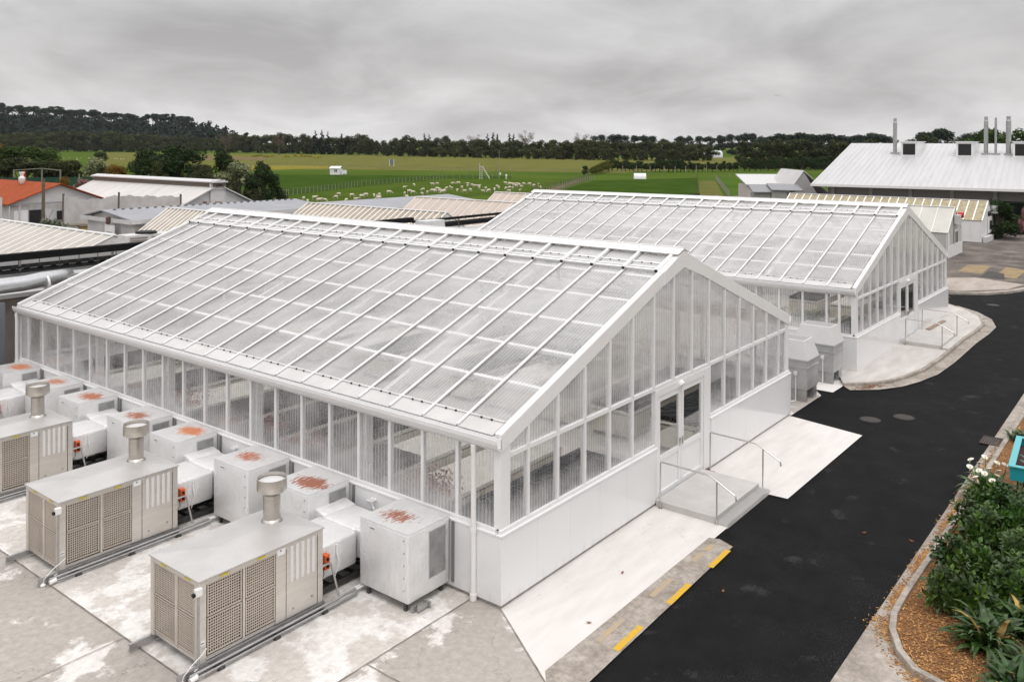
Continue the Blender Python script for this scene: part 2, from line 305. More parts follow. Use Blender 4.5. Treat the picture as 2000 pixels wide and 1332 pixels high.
dirt = mat('bare_earth', (.20, .145, .095), 1.0, spec=.0, var=.4, scale=.3)
def pg(name, pts, z, m): return sheet(name, [tuple(at(px, 8.2*FPX/(y-290.0)))[:2] for px, y in pts], z, m)
pg('pasture', [(200, 337), (1215, 345), (1400, 334), (1700, 328), (1500, 313), (1150, 318), (700, 312), (200, 309)], -.07, g_yel)
pg('pasture', [(440, 345), (650, 338), (640, 333), (440, 332)], -.055, mat('hay_grass', (.22, .19, .04), 1.0, spec=.0, var=.2, scale=.1))
pg('paddock', [(300, 415), (560, 393), (700, 374), (870, 358), (1000, 357), (1000, 352), (660, 351), (300, 352)], -.06, g_dark)
pg('paddock', [(440, 420), (1070, 382), (1128, 364), (1150, 358), (1000, 357), (870, 358), (700, 374), (560, 393)], -.05, g_sheep)
pg('paddock', [(1060, 402), (1362, 402), (1362, 354), (1160, 360), (1085, 382)], -.06, g_dark)
pg('paddock', [(1430, 400), (1640, 400), (1640, 352), (1400, 352)], -.06, g_mid)
pg('track', [(1366, 400), (1418, 398), (1398, 360), (1366, 360)], -.045, mat('worn_track', (.15, .125, .05), 1.0, spec=.0, col2=(.09, .11, .03), scale=.25))
pg('track', [(1062, 386), (1128, 364), (1145, 359), (1128, 360), (1040, 386)], -.04, dirt)
pg('bare_strip', [(395, 322), (520, 322), (520, 318), (395, 317)], -.05, dirt)

def cracks(m, sc, wd, amt, col=(.16, .13, .11)):
    t = m.node_tree; b = t.nodes['Principled BSDF']; src = b.inputs['Base Color'].links[0].from_socket; tcn = t.nodes.new('ShaderNodeTexCoord')
    nz = t.nodes.new('ShaderNodeTexNoise'); nz.inputs['Scale'].default_value = sc; nz.inputs['Detail'].default_value = 6; nz.inputs['Roughness'].default_value = .55; t.links.new(tcn.outputs['Object'], nz.inputs['Vector'])
    sb = t.nodes.new('ShaderNodeMath'); sb.operation = 'SUBTRACT'; sb.inputs[1].default_value = .53; t.links.new(nz.outputs[0], sb.inputs[0]); ab = t.nodes.new('ShaderNodeMath'); ab.operation = 'ABSOLUTE'; t.links.new(sb.outputs[0], ab.inputs[0])
    mr = t.nodes.new('ShaderNodeMapRange'); mr.inputs[1].default_value = 0; mr.inputs[2].default_value = wd; mr.inputs[3].default_value = amt; mr.inputs[4].default_value = 0; t.links.new(ab.outputs[0], mr.inputs[0])
    mx_ = t.nodes.new('ShaderNodeMix'); mx_.data_type = 'RGBA'; t.links.new(mr.outputs[0], mx_.inputs[0]); t.links.new(src, mx_.inputs[6]); mx_.inputs[7].default_value = (*col, 1); t.links.new(mx_.outputs[2], b.inputs['Base Color']); return m
def concrete2(name, base, light, sc, lo, hi, bump=.15, fine=.14):
    m = mat(name, base, .88, col2=light, scale=sc, lo=lo, hi=hi, bump=bump, bscale=40, detail=10)
    t = m.node_tree; b = t.nodes['Principled BSDF']; src = b.inputs['Base Color'].links[0].from_socket
    tcn = t.nodes.new('ShaderNodeTexCoord'); nz = t.nodes.new('ShaderNodeTexNoise'); nz.inputs['Scale'].default_value = 7.5; nz.inputs['Detail'].default_value = 10; nz.inputs['Roughness'].default_value = .7; t.links.new(tcn.outputs['Object'], nz.inputs['Vector'])
    mr = t.nodes.new('ShaderNodeMapRange'); mr.inputs[1].default_value = .3; mr.inputs[2].default_value = .7; mr.inputs[3].default_value = 1-fine; mr.inputs[4].default_value = 1+fine*.5; t.links.new(nz.outputs[0], mr.inputs[0])
    vm = t.nodes.new('ShaderNodeVectorMath'); vm.operation = 'SCALE'; t.links.new(src, vm.inputs[0]); t.links.new(mr.outputs[0], vm.inputs['Scale']); t.links.new(vm.outputs[0], b.inputs['Base Color'])
    return m
YARD = concrete2('yard_concrete', (.40, .37, .335), (.70, .67, .64), .8, .56, .60, fine=.22)
SLAB = concrete2('slab_concrete', (.56, .525, .485), (.74, .715, .69), 1.1, .47, .53, fine=.22)
OLDC = concrete2('old_concrete', (.085, .070, .060), (.24, .20, .17), .5, .42, .70, fine=.5)
KERB = concrete2('kerb_concrete', (.42, .375, .33), (.27, .235, .20), 1.6, .4, .65, fine=.38)
def asphalt():
    m = mat('asphalt', (.0085, .0085, .009), .95, col2=(.0125, .0125, .013), scale=1.6, bump=.6, bscale=170, detail=10, spec=.12)
    t = m.node_tree; b = t.nodes['Principled BSDF']; src = b.inputs['Base Color'].links[0].from_socket; tcn = t.nodes.new('ShaderNodeTexCoord')
    def ns(sc, det): q = t.nodes.new('ShaderNodeTexNoise'); q.inputs['Scale'].default_value = sc; q.inputs['Detail'].default_value = det; q.inputs['Roughness'].default_value = .65; t.links.new(tcn.outputs['Object'], q.inputs['Vector']); return q
    def mrg(q, a, b_, c, d): r_ = t.nodes.new('ShaderNodeMapRange'); r_.inputs[1].default_value = a; r_.inputs[2].default_value = b_; r_.inputs[3].default_value = c; r_.inputs[4].default_value = d; t.links.new(q, r_.inputs[0]); return r_.outputs[0]
    fine = mrg(ns(42, 3).outputs[0], .56, .70, 0, .55); patch = mrg(ns(.5, 6).outputs[0], .50, .68, .16, 1.0); scuff = mrg(ns(1.1, 10).outputs[0], .60, .78, 0, .6)
    mu = t.nodes.new('ShaderNodeMath'); mu.operation = 'MULTIPLY'; t.links.new(fine, mu.inputs[0]); t.links.new(patch, mu.inputs[1])
    mu2 = t.nodes.new('ShaderNodeMath'); mu2.operation = 'MULTIPLY'; t.links.new(scuff, mu2.inputs[0]); t.links.new(mrg(ns(40, 3).outputs[0], .4, .65, 0, 1), mu2.inputs[1])
    ad = t.nodes.new('ShaderNodeMath'); ad.use_clamp = True; t.links.new(mu.outputs[0], ad.inputs[0]); t.links.new(mu2.outputs[0], ad.inputs[1])
    mx_ = t.nodes.new('ShaderNodeMix'); mx_.data_type = 'RGBA'; t.links.new(ad.outputs[0], mx_.inputs[0]); t.links.new(src, mx_.inputs[6]); mx_.inputs[7].default_value = (.19, .185, .18, 1); t.links.new(mx_.outputs[2], b.inputs['Base Color']); return m
ASPH = asphalt()
cracks(YARD, .28, .0022, .55); cracks(SLAB, .35, .0016, .4); cracks(KERB, .6, .004, .6); cracks(CONC, .22, .0010, .28)
sheet('yard', [(-60, .55), (-4.5, .55), (-4.5, 60), (-60, 60)], -.012, YARD)
sheet('yard', [(-60, -60), (-37, -57), (-1.23, -1.88), (0.02, .02), (.3, .7), (-60, .7)], -.008, YARD)
sheet('yard', [(-4.62, 19.8), (50, 19.8), (50, 84), (-4.62, 84)], -.03, OLDC)
JOINT = mat('joint_dirt', (.17, .13, .10), .95, col2=(.40, .36, .32), scale=3)
for a_, b_ in (((-4.60, .61), (-4.60, 20)), ((-4.60, .61), (0, .61)), ((-.03, -.03), (-1.23, -1.89)), ((-10, 4.3), (-4.61, 4.3)), ((-7.2, .6), (-7.2, 20)), ((-2.6, .6), (-2.6, -4))):
    dv = (Vector(b_)-Vector(a_)).normalized()*.009; structure(MB().face([(a_[0]+dv.y, a_[1]-dv.x, .0088), (b_[0]+dv.y, b_[1]-dv.x, .0088), (b_[0]-dv.y, b_[1]+dv.x, .0088), (a_[0]-dv.y, a_[1]+dv.x, .0088)]).build('joint', JOINT))
sheet('slab', [(-4.60, .62), (0.4, .62), (0.4, 20), (-4.60, 20)], -.004, SLAB)
sheet('road', [(-30, -30), (60, -30), (60, 4), (16.9, .5), (13, .5), (-30, .5)], -.024, ASPH)
apr = [(0, 0), (-1.23, -1.88), (-.45, -1.84), (4.85, -1.80), (5.6, -1.80), (5.6, .3), (0, .3)]
sheet('apron', apr, .004, CONC)
sheet('apron', [(5.6, -1.7), (7.77, -1.72), (7.8, -2.26), (13.43, -2.31), (13.86, -.12), (13.9, .4), (5.6, .4)], .006, CONC)
strip_pts = [(-14, -18), (-9, -14.2), (-1.5, -2.46), (-.8, -2.39), (4.75, -2.26), (4.9, -1.90), (4.82, -1.70), (-1.0, -1.70), (-1.3, -1.95)]
sheet('gutter_strip', strip_pts, .009, KERB)
ymat = mat('yellow_paint', (.62, .37, .012), .75, col2=(.45, .33, .14), scale=11, lo=.50, hi=.66)
fade = mat('faded_yellow_paint', (.47, .33, .16), .85, col2=(.36, .315, .27), scale=14, lo=.42, hi=.54)
for a, b_ in ((.15, 1.03), (1.95, 2.82), (3.66, 4.55)):
    sheet('road_marking', [(a, -2.335), (b_, -2.31), (b_, -2.195), (a, -2.215)], .014, ymat)
for a, b_ in ((.19, 1.04), (1.98, 2.78), (3.67, 4.1), (4.25, 4.58)):
    sheet('road_marking', [(a, -1.975), (b_, -1.95), (b_, -1.845), (a, -1.86)], .014, fade)
# pad between the greenhouses, G2 pavement with kerb, carpark behind
sheet('pad', [(13.9, -.08), (16.6, -.10), (17.05, .2), (17.05, 4), (13.9, 4)], .006, YARD)
sheet('pad', [(17.2, -.28), (18.05, -.30), (20.1, -.25), (20.1, 6), (17.2, 6)], .008, CONC)
kerb_line = [(18.22, -.30), (18.84, -.98), (19.6, -1.42), (20.52, -1.70), (21.97, -1.98), (24.15, -2.08), (28.34, -2.10), (30.6, -2.2), (32.26, -2.19), (34.02, -1.75), (35.5, -.93), (36.57, .08)]
sheet('pavement', [(20.0, .5), (18.25, -.28)]+kerb_line[1:]+[(36.4, .6)], .11, mat('pavement_concrete', (.46, .435, .41), .88, col2=(.60, .575, .55), scale=.9, stretch=(.6, 3, 1), lo=.35, hi=.7, detail=8), .12)
kb = MB()
for i in range(len(kerb_line)-1):
    p = Vector((*kerb_line[i], .055)); q = Vector((*kerb_line[i+1], .055)); kb.bar(p, q+(q-p).normalized()*.04, .13, .125)
structure(kb.build('kerb', KERB, bevel=.02))
def offset_line(pl, d):
    r_ = []
    for i, p in enumerate(pl):
        a = Vector(pl[max(i-1, 0)]); b_ = Vector(pl[min(i+1, len(pl)-1)]); t_ = (b_-a).normalized(); r_.append((p[0]+t_.y*d, p[1]-t_.x*d))
    return r_
ol = offset_line(kerb_line, .52)
sheet('gutter_strip', kerb_line+ol[::-1], .008, KERB)
sheet('carpark', [(40.7, .95), (41.8, -.45), (43.3, -1.45), (45.2, -2.1), (52, -3.2), (90, -4), (140, 40), (50, 70), (40.7, 26)], .10, OLDC, .12)
sheet('carpark_kerb', [(40.45, 1.0), (41.6, -.75), (43.1, -1.75), (45.1, -2.45), (52, -3.6), (52, -3.2), (45.2, -2.1), (43.3, -1.45), (41.8, -.45), (40.7, .95)], .10, KERB, .12)
sheet('concrete_patch', [(41.2, .6), (43.8, -1.5), (46.3, -2.0), (47.4, .8), (44.5, 4.0), (41.2, 4.2)], .106, mat('pale_patch', (.42, .37, .33), .9, col2=(.30, .26, .22), scale=.6, stretch=(.5, 2, 1)))
cyel = mat('worn_yellow', (.33, .225, .085), .9, col2=(.19, .155, .11), scale=2.2, detail=9)
sheet('painted_square', [(49.6, 2.2), (53.6, 2.3), (53.8, .95), (49.4, .75)], .112, cyel)
sheet('painted_square', [(48.7, -.05), (53.9, .05), (53.0, -1.25), (48.5, -1.25)], .112, cyel)
sheet('dark_patch', [(47.9, .62), (51.1, .66), (50.3, -.35), (47.8, -.75)], .115, mat('patched_asphalt', (.055, .05, .045), .9, var=.3))
# right-hand gutter, kerb and mulch bed
sheet('gutter_strip', [(-1, -5.27), (4.9, -5.27), (30, -5.27), (30, -5.62), (4.3, -5.58), (3.6, -5.8), (2.9, -6.3), (2.3, -7.5), (-1, -14)], .004, KERB)
gk = [(2.35, -9), (2.25, -7.4), (2.33, -6.75), (2.5, -6.24), (2.88, -5.93), (3.45, -5.67), (4.0, -5.56), (4.8, -5.54), (8.1, -5.58), (16.0, -5.62), (30, -5.7)]
gb = MB()
for i in range(len(gk)-1):
    p = Vector((*gk[i], .05)); q = Vector((*gk[i+1], .05)); gb.bar(p, q+(q-p).normalized()*.03, .11, .15)
structure(gb.build('kerb', KERB, bevel=.015))
MUL = mat('bark_mulch', (.26, .12, .042), .95, col2=(.12, .055, .022), scale=22, bump=1, bscale=45)
sheet('garden_bed', [(2.35, -30), (30, -30), (30, -5.7), (16, -5.64), (8.1, -5.60), (4.8, -5.57), (4.0, -5.59), (3.45, -5.70), (2.9, -5.97), (2.53, -6.27), (2.37, -6.75), (2.28, -7.4)], .085, MUL)
CHIP = mat('bark_chips', (.30, .125, .042), .9, col2=(.47, .25, .10), scale=3, island=.55)
ch = MB()
def chip(x, y, z, L=None):
    L = L or rnd.uniform(.02, .055); a = rnd.uniform(0, math.pi); d = Vector((math.cos(a)*L, math.sin(a)*L, rnd.uniform(-.4, .4)*L))
    ch.bar((x-d.x/2, y-d.y/2, z-d.z/2), (x+d.x/2, y+d.y/2, z+d.z/2), rnd.uniform(.008, .018), .006, (rnd.uniform(-.5, .5), rnd.uniform(-.5, .5), 1))
for i in range(9500):
    x = 2.3+abs(rnd.gauss(0, 2.6)) if i < 6500 else rnd.uniform(4, 20); y = rnd.uniform(-8.4, -5.62) if x < 6 else rnd.uniform(-6.5, -5.68)
    edge = -5.60-(0 if x > 4 else (4-x)**2*.26)
    if y < edge and x > 2.36: chip(x, y, rnd.uniform(.085, .115))
for i in range(4200):                                   # chips spilled into the gutter
    x = rnd.choice([rnd.gauss(4.9, .35), rnd.gauss(3.6, .3), rnd.gauss(6.6, .35), rnd.gauss(9.2, .8), rnd.gauss(2.3, .35), rnd.gauss(12, 1.5)])
    y = -5.51+abs(rnd.gauss(0, .09)) if x > 4.2 else -5.6-max(0, 4-x)**2*.3+rnd.gauss(.03, .16)
    chip(x, y, .012)
stuff(ch.build('bark_chips', CHIP), 'orange brown bark chips strewn over the garden bed and gutter', 'bark mulch')
for k, (x, y) in enumerate([(15.09, -2.06), (15.98, -2.79), (38.5, -1.6), (39.6, .9)]):
    t = thing('manhole_cover', ['round iron manhole cover nearer to the near greenhouse on the black road', 'round iron manhole cover nearer to the garden kerb on the black road', 'round manhole cover on the road beyond the far greenhouse, at the right picture edge', 'rusty round cover in the road close to the far greenhouse corner and carpark kerb'][k], 'manhole cover', (x, y, -.02), 0, 'manhole covers in the road')
    MB().lathe((0, 0, 0), [(.30, 0), (.30, .010)], 28).build('frame', mat('iron_frame', (.022, .02, .018), .7), t)
    m_ = MB().lathe((0, 0, .011), [(.25, 0), (.25, .006)], 28)
    for i in range(-3, 4): m_.box(-.17, i*.06-.012, .0172, .17, i*.06+.012, .021)
    m_.build('cover', mat('iron_cover', (.034, .028, .024), .6, var=.3, scale=12), t)
t = thing('drain_grate', 'rusty barred storm drain grate set in the garden gutter', 'drain grate', (15.2, -5.25, .0))
MB().box(-.38, -.24, .0, .38, -.21, .02).box(-.38, .21, .0, .38, .24, .02).box(-.38, -.21, 0, -.35, .21, .02).box(.35, -.21, 0, .38, .21, .02).build('frame', mat('rusty_iron', (.07, .045, .035), .8, var=.4), t)
MB().box(-.35, -.21, .002, .35, .21, .006).build('pit', DRK, t)
b = MB()
for i in range(7): b.box(-.34, -.2+i*.06, .006, .34, -.175+i*.06, .018)
b.build('bars', mat('rusty_iron', (.07, .045, .035), .8), t)
for k, (x, y) in enumerate([(2.4, -1.06), (2.96, -2.86), (7.07, -4.18), (7.29, -5.06), (.55, -1.5), (5.63, -.35), (8.2, -.15), (18.6, -.95)]):
    o = MB(); nleaf = (1, 1, 1, 1, 1, 12, 9, 40)[k]
    for j in range(nleaf):
        cx, cy = (x+rnd.gauss(0, .07), y+rnd.gauss(0, .05)) if nleaf > 1 else (x, y); a = rnd.uniform(0, 6.28); l = .045
        if nleaf == 40: cx = x+rnd.gauss(0, .3); cy = y-.25*(cx-x)*2+rnd.gauss(0, .07)-.1
        p = [(cx+math.cos(a+q)*l*f, cy+math.sin(a+q)*l*f, .02+h) for q, f, h in ((0, 1.3, .012), (1.3, .6, 0), (3.14, 1.2, .015), (-1.3, .6, 0))]
        o.slab(p, (0, 0, .003))
    o = o.build('fallen_leaf' if nleaf == 1 else 'leaf_litter', mat('dead_leaf', (.22, .08, .025), .8, island=.5))
    tag(o, ['dark red dead leaf on the pale apron below the near gable wall', 'orange dead leaf on the asphalt beside the yellow dashes', 'tan fallen leaf in the middle of the black road', 'small brown leaf on the road near the garden gutter', 'small dark leaf on the apron beside the road edge strip', 'brown leaves gathered at the left foot of the near door platform', 'brown leaves gathered at the right foot of the near door platform', 'rusty brown leaf litter lying along the curved kerb of the far pavement'][k], 'leaf' if nleaf == 1 else 'leaf litter')

# ================================================================== GREENHOUSE
W, L, H, RZ = 13.9, 19.8, 3.0, 5.57
SL = (RZ-H)/(W/2); SLEN = math.hypot(W/2, RZ-H)
DX, DZ = (W/2)/SLEN, (RZ-H)/SLEN
def rp_(s, y, h=0, side=0):                                     # point at slope distance s from the eave, h above the sheet
    x = s*DX-h*DZ; z = H+s*DZ+h*DX
    return Vector((x if side == 0 else W-x, y, z))
SIDE_Y = [.16]+[1.04+.887*k+.00325*k*k for k in range(20)]+[19.64]
def roofz(x): return H+SL*min(x, W-x)
BARLINE = mat('bar_line_grey', (.24, .24, .24), .6)
VPANE = poly_mat('vent_sheet', 1, .085, .55, .68, .2); EAVE = mat('eave_white', (.56, .555, .545), .45, var=.12, scale=1.5)
SEAM = mat('panel_seam', (.62, .62, .625), .4)
def make_greenhouse(name, label):
    t = thing(name, label, 'greenhouse')
    box(-.03, -.03, -.12, W+.03, L+.03, .07).build('plinth', SKIRT, t)
    box(.10, .10, .071, W-.1, L-.1, .078).build('floor', mat('indoor_floor', (.66, .63, .585), .8, var=.2, scale=.8), t)
    # insulated base walls with fine panel joints
    def basewall(x0, y0, x1, y1, jx):
        m_ = box(x0, y0, .07, x1, y1, 1.27)
        if jx == 1 and y0 < 0:
            for i in range(1, int(x1-x0)): m_.box(x0+i*1.08-.004, y0-.0012, .075, x0+i*1.08+.004, y0-.0001, 1.265, 1)
        if jx == 0 and x0 < 0:
            for i in range(1, 19): m_.box(x0-.0012, y0+i*1.08-.004, .075, x0-.0001, y0+i*1.08+.004, 1.265, 1)
        return m_.build('base_wall', [PANEL, SEAM], t)
    basewall(-.06, -.06, 5.58, .02, 1); basewall(8.42, -.06, W+.06, .02, 1); basewall(-.06, .021, .02, L+.06, 0); basewall(W-.02, .021, W+.06, L+.06, 0); basewall(.021, L-.02, W-.021, L+.06, 1)
    def sill(x0, y0, x1, y1):
        m_ = box(x0-.012, y0-.012, 1.271, x1+.012, y1+.012, 1.30); m_.box(x0+.03, y0+.03, 1.301, x1-.03, y1-.03, 1.37); return m_.build('sill', WHITE, t)
    sill(-.06, -.06, 5.60, .06); sill(8.40, -.06, W+.06, .06); sill(-.06, .075, .06, L+.06); sill(W-.06, .075, W+.06, L+.06); sill(.075, L-.06, W-.075, L+.06)
    for x, y in ((0, 0), (W, 0), (0, L), (W, L)):
        sx = 1 if x == 0 else -1; sy = 1 if y == 0 else -1
        m_ = box(x, y, 1.371, x+sx*.27, y+sy*.05, roofz(.27)-.25 if y else 2.90).box(x, y+sy*.051, 1.371, x+sx*.05, y+sy*.16, 2.98)
        m_.build('corner_post', WHITE, t)
    # long walls: eave beam, gutter, mullions, panes
    for sd_ in (0, 1):
        xx = lambda v: v if sd_ == 0 else W-v
        m_ = box(xx(.0), .165, 2.74, xx(.10), L-.165, 2.99); m_.build('eave_beam', WHITE, t)
        g_ = MB(); prof = [(-.005, 2.99), (-.005, 2.80), (-.05, 2.78), (-.11, 2.82), (-.16, 2.92), (-.165, 3.0), (-.15, 3.0), (-.14, 2.93), (-.10, 2.85), (-.03, 2.84), (-.03, 2.99)]
        g_.rings([[(xx(a), y, z) for a, z in prof] for y in (-.02, L+.05)]); g_.build('gutter', WHITE, t)
        if sd_ == 0:
            for y in SIDE_Y[1:-1]: box(-.005, y-.036, 1.371, .075, y+.036, 2.739).build('mullion', WHITE, t)
            for a, b_ in zip(SIDE_Y, SIDE_Y[1:]): box(.022, a+.037, 1.372, .034, b_-.037, 2.739).build('pane', POLY_S, t)
        else:
            for y in SIDE_Y[1:-1:2]: box(W-.075, y-.036, 1.371, W+.005, y+.036, 2.739).build('mullion', WHITE, t)
            box(W-.034, .17, 1.372, W-.022, L-.17, 2.739).build('pane', POLY_S, t)
    # gables
    GX = [.8+.946*k for k in range(14)]
    box(.272, -.012, 2.60, W-.272, .07, 2.68).build('transom', WHITE, t)
    for k, x in enumerate(GX):
        wd = .036; top = roofz(x)-.255
        m_ = box(x-wd, -.016, 2.681, x+wd, .075, top)
        if not 5.4 < x < 8.5: m_.box(x-wd, -.016, 1.371, x+wd, .075, 2.599)
        m_.build('mullion', WHITE, t)
    ed = [.27]+GX+[W-.27]
    for a, b_ in zip(ed, ed[1:]):
        a2, b2 = a+.037, b_-.037
        def tp(x): return roofz(x)-.25
        pts = [(a2, .03, 2.681), (b2, .03, 2.681), (b2, .03, tp(b2)), (a2, .03, tp(a2))]
        if a2 < W/2 < b2: pts = [(a2, .03, 2.681), (b2, .03, 2.681), (b2, .03, tp(b2)), (W/2, .03, tp(W/2)), (a2, .03, tp(a2))]
        if tp(a2) > 2.69 and tp(b2) > 2.69: MB().slab(pts, (0, .012, 0)).build('pane', POLY_G, t)
        else: 
            MB().slab([(a2, .03, 2.681), (b2, .03, 2.681), (b2, .03, max(tp(b2), 2.69)), (a2, .03, max(2.69, tp(a2)))], (0, .012, 0)).build('pane', POLY_G, t)
        if b2 < 5.6 or a2 > 8.3: box(a2, .03, 1.372, b2, .042, 2.599).build('pane', POLY_G, t)
    MB().slab([(.2, L-.03, 1.38), (W-.2, L-.03, 1.38), (W-.2, L-.03, 2.9), (W/2, L-.03, RZ-.3), (.2, L-.03, 2.9)], (0, .012, 0)).build('pane', POLY_G, t)
    for k in range(1, 13, 2): box(GX[k]-.036, L-.05, 1.38, GX[k]+.036, L-.031, roofz(GX[k])-.2).build('mullion', WHITE, t)
    for yy in (0, L):                                             # barge boards
        y0 = yy-.02 if yy == 0 else yy-.04
        m_ = MB()
        for sd_ in (0, 1):
            a = rp_(0, y0, .06, sd_); b_ = rp_(SLEN, y0, .06, sd_); dz = Vector((0, 0, -.31))
            pts = [a, b_, b_+dz, a+dz]; pts = pts if sd_ else pts[::-1]
            a.x += (.0 if sd_ else -.0)
            m_.slab(pts, (0, .06, 0))
        if yy == 0: [m_.slab([(W/2+q*1.0, y0-.012, roofz(W/2+q)-.252), (W/2, y0-.012, RZ-.30), (W/2, y0-.012, RZ+.09), (W/2+q*.98, y0-.012, roofz(W/2+q*.98)+.055)], (0, .0115, 0)) for q in (-1, 1)]
        m_.build('barge_board', WHITE, t)
        for sd_ in (0, 1):                                        # rake capping on the roof side
            m_ = MB(); yc = .055 if yy == 0 else L-.03; m_.bar(rp_(.0, yc, .035, sd_), rp_(SLEN-.02, yc, .035, sd_), .125, .075, rp_(0, 0, 1, sd_)-rp_(0, 0, 0, sd_)); m_.build('rake_trim', WHITE, t)
    # roof
    nrm = [rp_(0, 0, 1, s_)-rp_(0, 0, 0, s_) for s_ in (0, 1)]
    VS = SLEN-1.02
    ys = SIDE_Y
    for sd_ in (0, 1):
        for y in ys[1:-1]:
            MB().bar(rp_(.03, y, .028, sd_), rp_(SLEN-.05, y, .028, sd_), .054, .05, nrm[sd_]).bar(rp_(.03, y-.031, .020, sd_), rp_(SLEN-.05, y-.031, .020, sd_), .007, .02, nrm[sd_], 1).build('glazing_bar', [WHITE, BARLINE], t)  # white bar with a thin grey line along one side only
        for a, b_ in zip(ys, ys[1:]):
            a2, b2 = a+.028, b_-.028
            MB().slab([rp_(.40, a2, 0, sd_), rp_(SLEN-.1, a2, 0, sd_), rp_(SLEN-.1, b2, 0, sd_), rp_(.40, b2, 0, sd_)], nrm[sd_]*.012).build('roof_pane', POLY_Y, t)
            e_ = MB().slab([rp_(.0, a2, .002, sd_), rp_(.36, a2, .002, sd_), rp_(.36, b2, .002, sd_), rp_(.0, b2, .002, sd_)], nrm[sd_]*.02)
            e_.bar(rp_(.38, a2, .024, sd_), rp_(.38, b2, .024, sd_), .045, .04, nrm[sd_])
            for f in (.35, .65): yy = a2+(b2-a2)*f; e_.bar(rp_(.355, yy-.02, .03, sd_), rp_(.355, yy+.02, .03, sd_), .03, .035, nrm[sd_], 1)
            e_.build('eave_panel', [EAVE, BLACK], t)
            if sd_ == 0:                                          # ridge vent flap
                v = MB(); h = .05
                v.bar(rp_(VS+.03, a2, h, sd_), rp_(VS+.03, b2, h, sd_), .06, .05, nrm[sd_]); v.bar(rp_(VS+.14, a2, h, sd_), rp_(VS+.14, b2, h, sd_), .04, .04, nrm[sd_])
                v.bar(rp_(VS+.36, a2, h, sd_), rp_(VS+.36, b2, h, sd_), .045, .04, nrm[sd_]); pass
                for f in (.38, .68): yy = a2+(b2-a2)*f; v.bar(rp_(VS+.335, yy-.013, h+.012, sd_), rp_(VS+.335, yy+.013, h+.012, sd_), .022, .028, nrm[sd_], 1)
                v = v.build('vent_flap', [WHITE, BLACK], t)
                v2 = MB().slab([rp_(VS+.05, a2+.04, h-.012, sd_), rp_(SLEN-.25, a2+.04, h-.01, sd_), rp_(SLEN-.25, b2-.04, h-.01, sd_), rp_(VS+.05, b2-.04, h-.01, sd_)], nrm[sd_]*.01).build('pane', VPANE, v)
        if sd_ == 0:
            for y in ys[:-1]+[ys[-1]]:
                v = MB().bar(rp_(VS-.06, y, .095, sd_), rp_(SLEN-.22, y, .095, sd_), .075, .06, nrm[sd_]); v.bar(rp_(VS-.088, y, .090, sd_), rp_(VS-.061, y, .090, sd_), .066, .052, nrm[sd_], 1)
                v.build('vent_rail', [WHITE, BLACK], t)
        for s_ in (1.55, 2.75, 3.92, 5.06, 6.2):
            MB().bar(rp_(s_, .17, -.045, sd_), rp_(s_, L-.17, -.045, sd_), .08, .08, nrm[sd_]).build('purlin', WHITE, t)
    m_ = MB()
    for sd_ in (0, 1): m_.bar(rp_(SLEN-.13, -.03, .135, sd_), rp_(SLEN-.13, L+.04, .135, sd_), .30, .02, nrm[sd_])
    m_.box(W/2-.03, -.03, RZ+.11, W/2+.03, L+.04, RZ+.175); m_.build('ridge_cap', WHITE, t)
    # portal frames inside
    for y in (3.65, 7.35, 11.1, 14.85, 18.4):
        m_ = MB(); m_.box(.09, y-.06, .079, .27, y+.06, 2.9).box(W-.27, y-.06, .079, W-.09, y+.06, 2.9)
        for sd_ in (0, 1): m_.bar(rp_(.15, y, -.25, sd_), rp_(SLEN-.02, y, -.25, sd_), .11, .18, nrm[sd_])
        m_.bar((2.6, y, 3.45), (W-2.6, y, 3.45), .07, .08); m_.bar((W/2, y, 3.45), (W/2, y, RZ-.4), .06, .06); m_.bar((W/2, y, 3.47), (4.2, y, 4.2), .05, .05); m_.bar((W/2, y, 3.47), (W-4.2, y, 4.2), .05, .05)
        m_.build('portal_frame', WHITE, t)
    # double door
    f_ = box(5.565, -.03, .0, 5.69, .08, 2.595).box(8.06, -.03, .0, 8.43, .08, 2.595).box(5.691, -.028, 2.43, 8.059, .078, 2.594).box(5.691, -.03, -.02, 8.059, .08, .06)
    f_.build('door_frame', WHITE, t)
    for a, b_ in ((5.70, 6.85), (6.87, 8.05)):
        d = box(a, -.012, .07, a+.12, .05, 2.42).box(b_-.12, -.012, .07, b_, .05, 2.42).box(a+.121, -.01, .07, b_-.121, .048, .22).box(a+.121, -.01, 2.30, b_-.121, .048, 2.42).box(a+.121, -.01, .92, b_-.121, .048, 1.04).box(a+.122, .012, .221, b_-.122, .03, .919)
        d = d.build('door_leaf', WHITE, t)
        box(a+.121, .015, 1.041, b_-.121, .021, 2.299).build('glass', GLASS, d)
        box(a+.13, .032, .03, b_-.13, .045, .04).box((b_-.09 if a < 6 else a+.03), -.05, 1.05, (b_-.06 if a < 6 else a+.06), -.0125, 1.22).build('handle', POLISH, d)
    l_ = MB(); l_.tube([(6.78, -.06, 2.47), (6.78, -.03, 2.5), (6.78, .0, 2.52)], [.10, .11, .11], 14); l_.build('door_lamp', PVC, t, True)
    for y in (.55, L-.15):
        MB().tube([(-.11, y, 2.80), (-.11, y, 2.68), (-.10, y, 2.60), (-.10, y, 0.02)], .05, 12).tube([(-.10, y, 1.22), (-.10, y, 1.30)], .06, 12).tube([(-.10, y, .0), (-.10, y, .12)], .065, 12).build('downpipe', PVC, t, True)
    return t
g1 = make_greenhouse('greenhouse', 'large white greenhouse with translucent roof nearest the camera, beside the metal air units')
